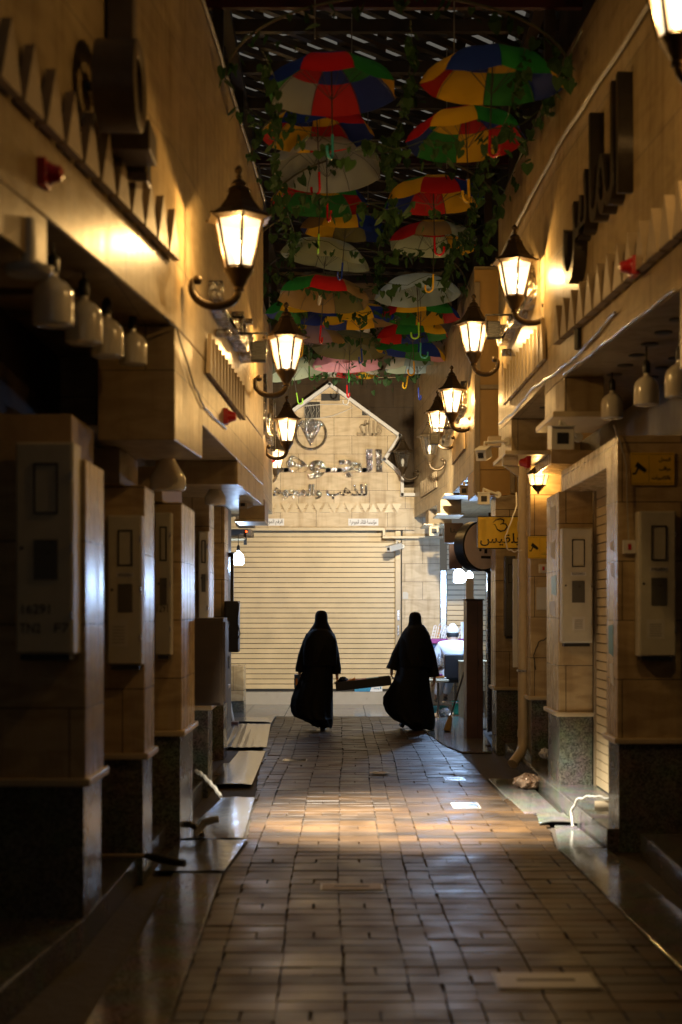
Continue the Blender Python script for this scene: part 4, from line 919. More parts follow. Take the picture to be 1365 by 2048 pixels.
floodlight((1.16, 17.62, 3.74), 1.49, 'small black floodlight on the right wall between the close pair of lanterns')
# tube spotlight pair
c = at(1158, 660, 9.6); t = thing('spotlight_pair', 'pair of black tube spotlights on an arm below the right zigzag frieze', 'spotlight', c)
MB().cyl(c+Vector((0, 0, .12)), c+Vector((0, 0, -.13)), .034, .03, 20).build('tube', 'black_metal', t, True); MB().cyl(c+Vector((.16, .3, .05)), c+Vector((.16, .3, -.09)), .022, .022, 16).build('tube', 'black_metal', t, True)
b = MB(); b.tube([c+Vector((.02, 0, .04)), c+Vector((.14, .02, .04)), c+Vector((.15, .3, .04))], .014, 8); b.build('arm', 'black_metal', t, True)

# fire alarm sounders
for i, (x, y, Y, lb, sgn) in enumerate([(66, 347, 5.75, 'red alarm sounder on the near left wall below the zigzag frieze', 1), (437, 833, 10.2, 'red alarm sounder low on the left wall below the second zigzag frieze', 1),
        (543, 920, 20.05, 'small red alarm sounder under the hidden left lantern', 1), (1327, 533, 8.0, 'wide red alarm sounder on the near right wall under the frieze', -1), (1052, 925, 12.8, 'red alarm sounder under the right ledge near the half lantern', -1)]):
    c = at(x, y, Y)
    if i == 0: c = Vector((facx(5.75)+.03, 5.75, c.z))
    if i == 1: c = Vector((facx(10.2)+.03, 10.2, c.z))
    if i == 3: c = Vector((facx(8.0, facr)-.085, 8.0, c.z))
    t = thing('alarm_sounder', lb, 'alarm', c, 0, 'red alarm sounders')
    b = MB(); b.lathe([(.045, -.03*sgn), (.05, 0), (.038, .02*sgn), (.030, .05*sgn), (.012, .06*sgn)] if sgn > 0 else [(.012, -.06), (.030, -.05), (.038, -.02), (.05, 0), (.045, .03)], c, 18, axis='X'); b.build('horn', 'red_plastic', t, True)
    b = MB(); b.box(c.x-.045 if sgn > 0 else c.x-.0, c.x-.0 if sgn > 0 else c.x+.045, c.y-.055, c.y+.055, c.z-.055, c.z+.055); b.build('housing', 'red_plastic', t, bevel=.008)

# security cameras
def bullet_cam(c, d, label, L=.16, w_=.045, mat='white_plastic', mount=(0, .12, .06)):
    c = Vector(c); d = Vector(d).normalized(); t = thing('security_camera', label, 'camera', c, 0, 'security cameras'); s = d.cross(Vector((0, 0, 1))).normalized(); u = s.cross(d)
    b = MB(); b.obox(c, s*w_, d*(L/2), u*w_); b.obox(c+u*(w_+.004)+d*.02, s*(w_+.008), d*(L/2+.01), u*.004); b.build('housing', mat, t, bevel=.012)
    b = MB(); e = c+d*(L/2+.001); b.obox(e, s*w_*.52, d*.006, u*w_*.50); b.build('lens_window', 'black_paint', t, bevel=.004)
    b = MB(); m_ = c+Vector(mount); b.tube([c-d*L*.2+u*w_*.8, c-d*L*.3+u*(w_+.04), m_], .014, 8); b.lathe([(.035, 0), (.035, .02)], m_, 14, axis='Y'); b.build('bracket', mat, t, True); return t
bullet_cam(at(1122, 876, 9.95), (-.02, -1, -.12), 'large white camera under the right beam beside the shutter head', .24, .078, mount=(.14, .10, .02))
bullet_cam(at(968, 907, 12.9), (-.45, -1, -.35), 'white camera hanging in front of the orange return wall', .17, .050, mount=(.22, .08, .12))
bullet_cam(at(968, 997, 14.6), (-.05, -1, -.1), 'pale camera below the orange return wall over the yellow sign', .18, .058, mount=(.16, .12, .05))
bullet_cam(at(929, 981, 17.2), (-.1, -1, -.1), 'tan camera on the block left of the orange return wall', .18, .055, 'pvc', mount=(.1, .2, .1))
bullet_cam(at(789, 1095, 23.9), (-.9, -1, -.28), 'white bullet camera at the top right corner of the wide shutter', .30, .048, mount=(.16, .42, .04))
bullet_cam(at(868, 1062, 22.0), (0, -1, -.05), 'boxy camera under the farthest right ledge', .2, .075, 'trim_stone', mount=(.1, .2, .1))
bullet_cam(at(531, 1000, 13.3)+Vector((-.03, 0, 0)), (.2, -1, -.1), 'tan camera under the left beam end below the second lantern', .14, .04, 'pvc', mount=(-.1, .1, .1)) if False else None
bullet_cam(at(492, 1006, 13.1), (-.3, -1, -.2), 'dusty camera hanging under the left beam end', .16, .042, 'pvc', mount=(.02, .1, .12))
# wall socket boxes by the right corner
t = thing('junction_boxes', 'cluster of cream junction boxes at the corner above the white hanging camera', 'junction box', at(988, 890, 13.3))
b = MB(); c = at(990, 885, 13.3); b.box(c.x-.06, c.x+.06, c.y-.03, c.y+.05, c.z-.04, c.z+.06); b.build('box', 'pvc', t, bevel=.008)
b = MB(); c = at(1008, 925, 12.9); b.box(c.x-.01, c.x+.13, c.y-.03, c.y+.05, c.z-.03, c.z+.05); b.slab([(c.x+.0, c.y, c.z-.03), (c.x+.14, c.y, c.z-.13), (c.x+.14, c.y, c.z-.03)], (0, .05, 0)); b.build('cover', 'pvc', t, bevel=.006)

# electricity meter cabinets
def cabinet(x0, x1, z0, z1, yf, depth, label, mat='cabinet_paint', notes=(), dark=False, deco=True, hand=None):
    t = thing('meter_cabinet', label, 'meter cabinet', ((x0+x1)/2, yf, z0), 0, 'electricity meter cabinets'); W_ = x1-x0; H_ = z1-z0
    b = MB(); b.box(x0, x1, yf, yf+depth, z0, z1); bo = b.build('body', mat, t, bevel=.006)
    b = MB(); b.box(x0+.008, x1-.008, yf-.010, yf-.002, z0+.008, z1-.008); dr = b.build('door', mat, t, bevel=.004)
    f = MB(); xa, xb, za, zb = x0+W_*.32, x1-W_*.26, z0+H_*.66, z0+H_*.90; e = .008
    f.box(xa, xb, yf-.016, yf-.011, za, za+e); f.box(xa, xb, yf-.016, yf-.011, zb-e, zb); f.box(xa, xa+e, yf-.016, yf-.011, za+e, zb-e); f.box(xb-e, xb, yf-.016, yf-.011, za+e, zb-e); f.build('window_frame', 'black_paint', dr)
    f = MB(); f.box(x0+W_*.32, x1-W_*.26, yf-.014, yf-.011, z0+H_*.35, z0+H_*.54); f.build('meter_window', 'cabinet_dark', dr)
    f = MB(); f.box(x0+.02, x1-.02, yf+.01, yf+depth, z0-.03, z0-.001); f.build('foot_rail', 'black_metal', t)
    for hz_ in (.18, .5, .84): MB().box(x1-.012, x1-.002, yf-.018, yf-.0105, z0+H_*hz_-.02, z0+H_*hz_+.02).build('hinge', 'brushed_steel', dr)
    MB().lathe([(.007, -.016), (.009, -.0105)], (x0+.03, yf, z0+H_*.5), 10, axis='Y').build('lock', 'black_metal', dr)
    if deco:
        f = MB(); f.box(x0+W_*.28, x1-W_*.22, yf-.0125, yf-.011, z0+H_*.585, z0+H_*.615); f.build('label_strip', 'sign_white', dr)
        writing('text', '0020051'+arabic('عداد') if False else '00020051', 'black_paint', x0+W_*.32, x1-W_*.26, z0+H_*.59, z0+H_*.61, face_cam(0, yf-.013, 0), .0008, dr, .01)
    for (u0, u1, v0, v1) in notes:
        f = MB(); f.box(x0+W_*u0, x0+W_*u1, yf-.0128, yf-.0108, z0+H_*v0, z0+H_*v1); f.build('notice', 'paper', dr)
        ln = MB(); nl = 6
        for k in range(nl): zz = z0+H_*(v0+(v1-v0)*(.15+.7*k/nl)); ln.box(x0+W_*(u0+.08), x0+W_*(u1-.08), yf-.0136, yf-.0129, zz, zz+.0035)
        ln.build('notice_lines', 'cabinet_dark', dr)
    if hand:
        for (s_, u0, u1, v0, v1) in hand: writing('marker_writing', s_, 'black_paint', x0+W_*u0, x0+W_*u1, z0+H_*v0, z0+H_*v1, face_cam(0, yf-.0112, 0), .0008, dr, .0)
    return t
cabinet(at(31, 0, 6.6).x, at(147, 0, 6.6).x, at(0, 1308, 6.6).z, at(0, 884, 6.6).z, 6.6, .19, 'tall grey meter cabinet with marker writing on the nearest left pillar', hand=[('16291', .12, .60, .19, .235), ('TN2', .08, .44, .10, .145), ('F7', .68, .93, .10, .145)], deco=False)
cabinet(at(214, 0, 8.32).x, at(284, 0, 8.32).x, at(0, 1330, 8.32).z, at(0, 1030, 8.32).z, 8.32, .12, 'meter cabinet with a paper notice on the second left pillar', notes=[(.08, .60, .12, .30)])
cabinet(at(309, 0, 9.66).x, at(343, 0, 9.66).x, at(0, 1310, 9.66).z, at(0, 1025, 9.66).z, 9.66, .11, 'narrow meter cabinet marked in pen on the third left pillar', deco=False, hand=[('1291', .15, .8, .30, .36)])
cabinet(at(397, 0, 12.26).x, at(417, 0, 12.26).x, at(0, 1250, 12.26).z, at(0, 1062, 12.26).z, 12.26, .13, 'slim pale meter cabinet on the fourth left pillar above the hanging grey box', deco=False)
cabinet(at(1125, 0, 11.86).x, at(1186, 0, 11.86).x, at(0, 1286, 11.86).z, at(0, 1056, 11.86).z, 11.86, .135, 'cream meter cabinet with a notice on the pillar left of the oblique shutter', notes=[(.33, .75, .11, .23)])
cabinet(at(1279, 0, 9.46).x, at(1353, 0, 9.46).x, at(0, 1313, 9.46).z, at(0, 1022, 9.46).z, 9.46, .135, 'dim meter cabinet with a pale notice on the nearest right pillar', notes=[(.20, .68, .12, .255)])
cabinet(at(1010, 0, 15.88).x, at(1032, 0, 15.88).x, at(0, 1272, 15.88).z, at(0, 1112, 15.88).z, 15.88, .115, 'dark meter cabinet on the shaded pillar left of the drain pipe', 'cabinet_dark', deco=False)
# hanging grey box by third left pillar
c0_ = at(373, 1412, 10.95); c1_ = at(447, 1236, 10.95); t = thing('electrical_box', 'big dark electrical box hanging beyond the third left pillar', 'electrical box', ((c0_.x+c1_.x)/2, 11, c0_.z))
b = MB(); b.box(c0_.x, c1_.x, 10.95, 11.35, c0_.z, c1_.z); b.build('body', 'dark_board', t, bevel=.008)
b = MB(); b.box(c1_.x+.001, c1_.x+.012, 10.98, 11.32, c0_.z+.03, c1_.z-.03); b.box(c0_.x+.02, c1_.x-.02, 10.94, 10.949, c0_.z+.02, c1_.z-.02); b.build('door', 'dark_board', t, bevel=.004)
b = MB(); b.tube([(c1_.x+.03, 11.1, c0_.z+.28), (c1_.x+.03, 11.1, c0_.z+.38)], .006, 6); b.build('handle', 'black_metal', t)
c0_ = at(449, 1305, 15.3); c1_ = at(477, 1202, 15.3); t = thing('electrical_box', 'small black electrical box with cables beyond the bigger hanging box', 'electrical box', ((c0_.x+c1_.x)/2, 15.3, c0_.z))
b = MB(); b.box(c0_.x, c1_.x, 15.3, 15.55, c0_.z, c1_.z); b.build('body', 'leatherette', t, bevel=.01)
b = MB(); b.tube([(c1_.x-.02, 15.28, c0_.z+.1), (c1_.x+.02, 15.28, c0_.z+.2), (c1_.x-.01, 15.28, c0_.z+.32), (c1_.x+.01, 15.3, c1_.z)], .006, 6); b.build('cable', 'black_metal', t)
# bulb post at left with dark frame
t = thing('shop_doorway', 'dark door frame with pale strips under the bright bulb at left', 'door frame', at(455, 1400, 15.9))
b = MB(); c = at(459, 0, 15.9); b.box(c.x-.0, c.x+.035, 16.05, 16.1, 1.70, 2.25); b.box(c.x-.15, c.x+.035, 16.05, 16.1, 2.22, 2.27); b.build('post', 'black_metal', t)
b = MB(); c = at(451, 0, 19.6); b.box(c.x, c.x+.10, 19.6, 19.66, 1.75, 2.25); b.build('pale_strip', 'white_plastic', t)
t = thing('red_status_lamp', 'tiny glowing red lamp above the bright left bulb', 'lamp', at(493, 1063, 20.2)); b = MB(); b.ball(at(493, 1063, 20.2), .013); b.build('led', 'red_led', t)
b = MB(); b.box(*(at(488, 0, 20.3).x, at(494, 0, 20.3).x), 20.25, 20.35, 2.55, 2.76); b.build('housing', 'black_metal', t)

# CCTV warning signs, switches, other boards
def cctv(x0, x1, z0, z1, y, label):
    t = thing('warning_sign', label, 'sign', ((x0+x1)/2, y, z0), 0, 'yellow camera warning signs'); W_, H_ = x1-x0, z1-z0
    b = MB(); b.box(x0, x1, y, y+.006, z0, z1); bo = b.build('board', 'yellow_board', t)
    b = MB(); e = .004; b.box(x0+.01, x1-.01, y-.0012, y-.0002, z1-.012, z1-.012+e*.5); b.box(x0+.01, x1-.01, y-.0012, y-.0002, z0+.010, z0+.010+e*.5); b.box(x0+W_*.42, x0+W_*.425, y-.0012, y-.0002, z0+.02, z1-.02)
    def P(u, v): return (x0+W_*u, y-.0002, z0+H_*v)
    b.slab([P(.10, .58), P(.30, .40), P(.36, .50), P(.16, .72)], (0, -.001, 0)); b.slab([P(.30, .36), P(.36, .42), P(.38, .50), P(.33, .46)], (0, -.001, 0)); b.slab([P(.05, .32), P(.12, .32), P(.20, .52), P(.16, .55), P(.10, .38), P(.05, .38)], (0, -.001, 0))
    b.build('camera_symbol', 'black_paint', bo)
    for k, s_ in enumerate(('المحل', 'مراقب', 'بالكاميرات')):
        wd = [.26, .26, .42][k]; writing('text', arabic(s_), 'black_paint', x1-W_*(.09+wd), x1-W_*.09, z0+H_*(.70-.28*k), z0+H_*(.86-.28*k), face_cam(0, y-.001, 0), .0008, bo, .01)
    return t
cctv(at(1262, 0, 9.58).x, at(1350, 0, 9.58).x, at(0, 970, 9.58).z, at(0, 905, 9.58).z, 9.585, 'yellow camera warning sign above the dim cabinet on the nearest right pillar')
cctv(at(1057, 0, 13.93).x, at(1113, 0, 13.93).x, at(0, 1117, 13.93).z, at(0, 1073, 13.93).z, 13.935, 'bright yellow camera warning sign half hidden behind the right pillar, beside the drain pipe')
def switch(c, label, s=.045):
    t = thing('switch_box', label, 'switch', c, 0, 'wall switches'); b = MB(); b.box(c.x-s, c.x+s, c.y-.02, c.y+.01, c.z-s, c.z+s); b.build('plate', 'white_plastic', t, bevel=.004)
    b = MB(); b.box(c.x-s*.25, c.x+s*.25, c.y-.028, c.y-.02, c.z-s*.45, c.z+s*.45); b.build('rocker', 'red_plastic', t, bevel=.003)
switch(at(1259, 1094, 9.575), 'white switch with red rocker on the nearest right pillar')
switch(at(1087, 1137, 13.93), 'white switch with red rocker under the farther yellow warning sign', .042)
t = thing('paper_notice', 'pale blank panel on the stone beneath the farther white switch', 'notice', at(1085, 1197, 13.93)); c = at(1085, 1197, 13.93); b = MB(); b.box(c.x-.055, c.x+.055, c.y, c.y+.012, c.z-.11, c.z+.11); b.build('panel', 'paper', t, bevel=.002)
t = thing('paper_notice', 'torn paper note on the stone pier beside the wide shutter', 'notice', at(812, 1191, 24.42)); c = at(812, 1191, 24.43); b = MB(); b.slab([(c.x-.05, c.y, c.z-.06), (c.x+.04, c.y, c.z-.06), (c.x+.045, c.y, c.z+.03), (c.x+.02, c.y, c.z+.06), (c.x-.05, c.y, c.z+.06)], (0, .01, 0)); b.build('paper', 'paper', t)

# yellow blade sign
y = 14.9; x0, x1 = at(957, 0, y).x, at(1040, 0, y).x; z0, z1 = at(0, 1096, y).z, at(0, 1034, y).z
t = thing('blade_sign', 'yellow square shop sign with a bird logo and Arabic name, left of the drain pipe', 'sign', ((x0+x1)/2, y, z0))
b = MB(); b.box(x0, x1, y, y+.05, z0, z1); bo = b.build('board', 'yellow_board', t, bevel=.003)
b = MB(); b.box(x0-.006, x1, y-.004, y+.054, z1, z1+.008); b.box(x0-.007, x0-.001, y-.004, y+.054, z0, z1); b.box(x0-.006, x1, y-.004, y+.054, z0-.009, z0-.001); b.build('frame', 'black_metal', t)
writing('name_text', arabic('بلقيس'), 'black_paint', x0+.02, x1-.005, z0+.02, z0+.155, face_cam(0, y-.001, 0), .001, bo, .012)
def P(u, v): return Vector((x0+(x1-x0)*u, y-.003, z0+(z1-z0)*v))
b = MB(); b.tube([P(.36, .82), P(.42, .90), P(.53, .94), P(.62, .90), P(.60, .80), P(.53, .76)], [.003, .005, .007, .008, .006, .003], 6)
b.tube([P(.56, .79), P(.66, .78), P(.70, .68), P(.64, .57), P(.54, .54), P(.46, .60), P(.42, .72)], [.003, .006, .009, .008, .009, .006, .003], 6); b.tube([P(.42, .74), P(.37, .77)], [.006, .002], 6)
b.build('bird_logo', 'black_paint', bo, True)

# round blade sign (tilted to the alley)
c = at(962, 1092, 16.9); t = thing('round_sign', 'round dark rimmed hanging sign behind the yellow square sign', 'sign', c, R(32))
b = MB(); b.lathe([(.285, -.05), (.30, -.045), (.30, .13), (.285, .135)], (0, 0, 0), 48, axis='Y'); b.build('rim', 'black_metal', t, True, local=True)
b = MB(); b.lathe([(.05, -.058), (.278, -.056), (.280, -.048)][::-1], (0, 0, 0), 48, axis='Y'); b.build('face', 'round_sign_face', t, local=True)
b = MB()
for k in range(7): b.tube([(.06+.10*math.cos(R(90+k*22)), -.062, .05+.11*math.sin(R(90+k*22))), (.07+.04*math.cos(R(90+k*22)), -.062, .05+.05*math.sin(R(90+k*22)))], .006, 5)
b.ball((-.05, -.06, -.05), .02, 8, sy=.2); b.box(.01, .05, -.064, -.059, -.09, -.04); b.box(-.04, .10, -.064, -.059, -.15, -.12); b.build('emblem', 'black_paint', t, local=True)
b = MB(); b.tube([(.28, 0, .05), (.50, .1, .05)], .015, 8); b.build('bracket', 'black_metal', t, local=True)
# second ring behind it
c = at(985, 1100, 17.8); t = thing('round_sign', 'larger dark ring of the sign mostly hidden behind the first round sign', 'sign', c, R(32))
b = MB(); b.tube([(.28*math.cos(R(a)), 0, .28*math.sin(R(a))) for a in range(0, 361, 10)], .018, 8); b.build('ring', 'black_metal', t, True, local=True)
b = MB(); b.box(-.012, .012, .0, .02, -.27, .27); b.build('bar', 'brushed_steel', t, local=True)
# brown sign
y = 18.6; x0, x1 = at(890, 0, y).x, at(927, 0, y).x; z0, z1 = at(0, 1086, y).z, at(0, 1046, y).z
t = thing('blade_sign', 'brown box sign with Arabic letters left of the round sign', 'sign', ((x0+x1)/2, y, z0)); b = MB(); b.box(x0, x1, y, y+.08, z0, z1); bo = b.build('board', 'brown_sign', t, bevel=.004)
writing('text', arabic('بينا'), 'black_paint', x0+.07, x1-.01, z0+.12, z0+.20, face_cam(0, y-.001, 0), .001, bo, .02)
y = 20.2; x0, x1 = at(899, 0, y).x, at(925, 0, y).x; t = thing('shop_board', 'dull brown panel above the bright right bulbs', 'sign', (x0, y, 2.2)); b = MB(); b.box(x0, x1, y, y+.05, at(0, 1138, y).z, at(0, 1088, y).z); b.build('board', 'brown_board', t, bevel=.003)

# drain pipe
t = thing('drain_pipe', 'cream plastic drain pipe running down the right side and kicking out above the paving', 'drain pipe', (1.86, 14.4, 0))
xp = at(1047, 0, 14.3).x
b = MB(); b.tube([(xp, 14.3, 3.2), (xp, 14.3, 1.7), (xp, 14.3, .34), (xp-.005, 14.28, .26), (xp-.03, 14.24, .19), (xp-.13, 14.10, .09)], .052, 20); b.build('pipe', 'pvc', t, True)
MB().lathe([(.05, -.051), (.058, -.05), (.058, .05), (.05, .051)], (xp, 14.3, 2.46), 20).build('coupling', 'pvc', t, True); MB().lathe([(.05, -.041), (.058, -.04), (.058, .04), (.05, .041)], (xp, 14.3, .38), 20).build('coupling', 'pvc', t, True)
b = MB(); b.box(xp-.06, xp+.06, 14.24, 14.36, 1.0, 1.02); b.build('clamp', 'brushed_steel', t)
t = tag(MB().box(at(1027, 0, 14.9).x, at(1036, 0, 14.9).x, 14.9, 14.93, at(0, 1335, 14.9).z, at(0, 1118, 14.9).z).build('cloth_strip', 'white_plastic'), 'narrow white cloth strip hanging left of the drain pipe', 'cloth')

# brown board / door leaf
t = thing('board_cabinet', 'tall brown board cabinet standing right of the seated man', 'cabinet', (1.7, 18, 0))
x0, x1 = at(934, 0, 17.9).x, at(967, 0, 17.9).x
b = MB(); b.box(x0, x1, 17.9, 18.35, .0, 1.74); b.build('carcass', 'brown_board', t, bevel=.006); b = MB(); b.box(x0+.135, x0+.139, 17.893, 17.899, .02, 1.72); b.tube([(x0+.15, 17.89, .9), (x0+.15, 17.89, 1.0)], .005, 6); b.build('door_gap', 'black_paint', t)
b = MB(); b.box(x0-.01, x1+.01, 17.88, 18.36, 1.741, 1.76); b.build('top', 'dark_board', t, bevel=.003)
t = thing('steel_door_frame', 'bright steel posts of the shop front above the tall brown cabinet', 'door frame', (1.75, 18.6, 0)); b = MB()
for p_, w_ in ((975, .03), (990, .035)): x_ = at(p_, 0, 18.6).x; b.box(x_, x_+w_, 18.6, 18.65, .02, 2.6)
b.build('post', 'brushed_steel', t, bevel=.003)
b = MB(); b.box(at(978, 0, 18.7).x, 2.5, 18.7, 18.75, .02, 2.9); b.build('door_leaf', 'dark_board', t)
b = MB(); b.box(at(933, 0, 19).x, at(948, 0, 19).x, 19, 19.05, 1.75, 2.05); b.build('notice_board', 'white_plastic', t)

# hoses and conduits
c = [(2.15, 10.3, .19), (2.0, 10.33, .19), (1.85, 10.36, .19)]
t = thing('drain_pipe', 'short white pipe end lying on the right step between the pillars', 'drain pipe', (2.0, 10.3, .15)); MB().tube(c, .038, 16).build('pipe', 'pvc', t, True); MB().lathe([(.045, -.06), (.045, .06)], (2.07, 10.315, .19), 16, axis='X').build('coupling', 'white_plastic', t, True)
wire('garden_hose', [(2.1, 10.25, .24), (1.95, 10.3, .25), (1.84, 10.4, .26), (1.75, 10.5, .22), (1.71, 10.55, .12), (1.715, 10.5, .02)], .011, 'white_hose', 'thin cream hose looping over the edge of the right step', 'hose')
wire('garden_hose', [at(392, 1543, 10.9), at(402, 1548, 10.85), at(415, 1560, 10.75), at(430, 1577, 10.6), at(442, 1594, 10.45)], .014, 'white_hose', 'white hose end curving out beside the third left pillar', 'hose')
wire('garden_hose', [(-1.12, 10.1, .10), (-1.06, 10.05, .10), (-1.0, 9.98, .08), (-.97, 9.95, .03)], .022, 'black_metal', 'black hose bent down under the white one', 'hose')
b = MB(); pts = [at(390, 1668, 9.75), at(400, 1660, 9.75), at(410, 1645, 9.75), at(425, 1641, 9.7), at(438, 1639, 9.7)]; b.tube(pts, [.02, .024, .026, .025, .022], 10)
for i in range(14): p = pts[1].lerp(pts[4], i/13) if False else None
tag(b.build('corrugated_hose', 'wire_grey', smooth=True), 'short corrugated grey hose end by the foot of the third left pillar', 'hose')
t = thing('hand_brush', 'black hand brush lying across the left step edge', 'brush', (-1.15, 8.2, .15)); b = MB(); b.tube([at(200, 1712, 8.1), at(290, 1712, 8.1)], .012, 8); b.build('stick', 'rough_trim', t); b = MB(); p0, p1 = at(292, 1712, 8.1), at(370, 1728, 8.0); b.tube([p0, p0.lerp(p1, .3), p1], [.018, .026, .022], 8); b.build('bristles', 'black_paint', t)

# litter
def crumple(name, c, s, mat, label, cat='litter', flat=.5, n=18, seed=1):
    rr = random.Random(seed); b = MB(); c = Vector(c); m = 9
    rings = [[c+Vector((s[0]*math.sin(math.pi*i/m)*math.cos(2*math.pi*k/n)*rr.uniform(.75, 1.2), s[1]*math.sin(math.pi*i/m)*math.sin(2*math.pi*k/n)*rr.uniform(.75, 1.2), s[2]*(1-math.cos(math.pi*i/m))*.5*rr.uniform(.8, 1.15)+.002)) for k in range(n)] for i in range(m+1)]
    b.loft(rings); return tag(b.build(name, mat), label, cat)
crumple('plastic_bag', at(1058, 1572, 12.9)*1+Vector((0, 0, -.03)), (.14, .16, .13), 'plastic_wrap', 'crumpled clear plastic bag glinting beside the right step', seed=3, n=26)
crumple('paper_scrap', (at(760, 1548, 14.0).x, 14.0, .004), (.10, .08, .02), 'litter_white', 'white crumpled paper on the dark pavers behind the women', seed=5)
crumple('plastic_bag', at(1092, 1515, 13.6)+Vector((0, 0, -.02)), (.06, .08, .10), 'litter_white', 'small white bag on the right step behind the pillar', seed=8)
def flat_cover(name, c, w_, d_, label, rz=0, mat='sheet_metal', cat='cover'):
    t = thing(name, label, cat, (c[0], c[1], 0), rz); b = MB(); b.box(-w_/2, w_/2, -d_/2, d_/2, .0005, .006); bo = b.build('lid', mat, t, bevel=.002, local=True)
    b = MB(); e = .006; b.box(-w_/2-.012, -w_/2-.003, -d_/2-.012, d_/2+.012, .0005, .0048); b.box(w_/2+.003, w_/2+.012, -d_/2-.012, d_/2+.012, .0005, .0048); b.box(-w_/2-.003, w_/2+.003, -d_/2-.012, -d_/2-.003, .0005, .0048); b.box(-w_/2-.003, w_/2+.003, d_/2+.003, d_/2+.012, .0005, .0048); b.build('rim', 'wire_grey', t, local=True)
    b = MB(); b.box(-w_*.3, w_*.3, -d_*.06, d_*.06, .006, .008); b.build('grip_slot', 'black_paint', t, local=True); return t
flat_cover('drain_cover', (at(932, 0, 11.75).x, 11.75), .20, .30, 'bright square metal cover set in the pavers right of centre', mat='brushed_steel')
flat_cover('drain_cover', (at(910, 0, 13.6).x, 13.6), .17, .26, 'small pale metal cover beyond the bright square one')
flat_cover('drain_cover', (at(704, 0, 8.3).x, 8.3), .34, .16, 'worn patch of pale cement in the pavers near the centre', mat='rough_trim')
flat_cover('drain_cover', (at(1095, 0, 6.3).x-.02, 6.2), .42, .24, 'pale scuffed rectangular cover nearest the camera at bottom right', mat='sign_white')
flat_cover('drain_cover', (at(590, 0, 15.3).x, 15.3), .24, .18, 'glinting narrow cover in the pavers left of the first woman’s shadow')

# water box on the step
c = at(737, 1380, 24.3); t = thing('tissue_box', 'blue and white cardboard box standing on the step in front of the wide shutter', 'box', c)
b = MB(); zb_ = .217; b.box(at(710, 0, 24.2).x, at(766, 0, 24.2).x, 24.38, 24.50, zb_, zb_+.125); bo = b.build('carton', 'sign_white', t, bevel=.003)
b = MB(); xa = at(710, 0, 24.2).x; b.slab([(xa, 24.378, zb_+.002), (xa+.26, 24.378, zb_+.002), (xa+.31, 24.378, zb_+.123), (xa, 24.378, zb_+.123)], (0, -.001, 0)); b.build('print', 'blue_print', bo)
writing('text', 'nova', 'blue_print', xa+.33, xa+.42, zb_+.04, zb_+.065, face_cam(0, 24.377, 0), .001, bo, .01)
b = MB(); b.lathe([(.003, .028), (.010, .012), (.013, 0), (.008, -.010)], (xa+.445, 24.376, zb_+.06), 12); b.build('drop_mark', 'blue_print', bo)

# ================================================================== SEATED MAN AND HIS STALL
def skin_mesh(name, joints, edges, mat, parent, subdiv=2, smooth_=True):
    """joints: list of (co, radius or (rx,ry)); one continuous skinned surface"""
    off = ORG.get(parent.name, Vector((0, 0, 0)))
    me = bpy.data.meshes.new('tmp'); me.from_pydata([Vector(j[0]) for j in joints], edges, []); o = bpy.data.objects.new('tmp', me); col.objects.link(o)
    bpy.context.view_layer.objects.active = o
    md = o.modifiers.new('skin', 'SKIN'); md.use_smooth_shade = True
    sk = me.skin_vertices[0].data if me.skin_vertices else me.attributes.new
    for i, j in enumerate(joints):
        r = j[1]; sk[i].radius = (r, r) if not isinstance(r, tuple) else r
    sk[0].use_root = True
    s2 = o.modifiers.new('sub', 'SUBSURF'); s2.levels = subdiv; s2.render_levels = subdiv
    bpy.context.view_layer.update(); dg = bpy.context.evaluated_depsgraph_get(); ev = o.evaluated_get(dg); m2 = bpy.data.meshes.new_from_object(ev); m2.name = name
    bpy.data.objects.remove(o)
    for v in m2.vertices: v.co -= off
    m2.materials.clear(); m2.materials.append(M[mat]); m2.polygons.foreach_set('use_smooth', [True]*len(m2.polygons))
    ob = bpy.data.objects.new(name, m2); col.objects.link(ob); ob.parent = parent; ORG[ob.name] = off; return ob

def hand_joints(J, Ed, wrist_i, wrist, d, side, curl, s=1.0):
    """adds palm + 4 fingers + thumb to the skeleton; d = direction of the hand, side = thumb side, curl = palm normal"""
    d = Vector(d).normalized(); side = Vector(side).normalized(); curl = Vector(curl).normalized(); w_ = Vector(wrist)
    def add(p, r, frm): J.append((p, r)); Ed.append((frm, len(J)-1)); return len(J)-1
    palm = add(w_+d*.045*s, (.030*s, .016*s), wrist_i)
    for k, L in enumerate((.072, .08, .075, .058)):
        o = side*(.030-.020*k)*s; kn = add(w_+d*.088*s+o, .011*s, palm); a = add(w_+d*(.088+L*.45)*s+o+curl*.016*s, .0088*s, kn); add(w_+d*(.088+L*.62)*s+o+curl*.045*s, .0078*s, a)
    t1 = add(w_+d*.035*s+side*.040*s, .012*s, palm); add(w_+d*.072*s+side*.052*s+curl*.02*s, .0095*s, t1)

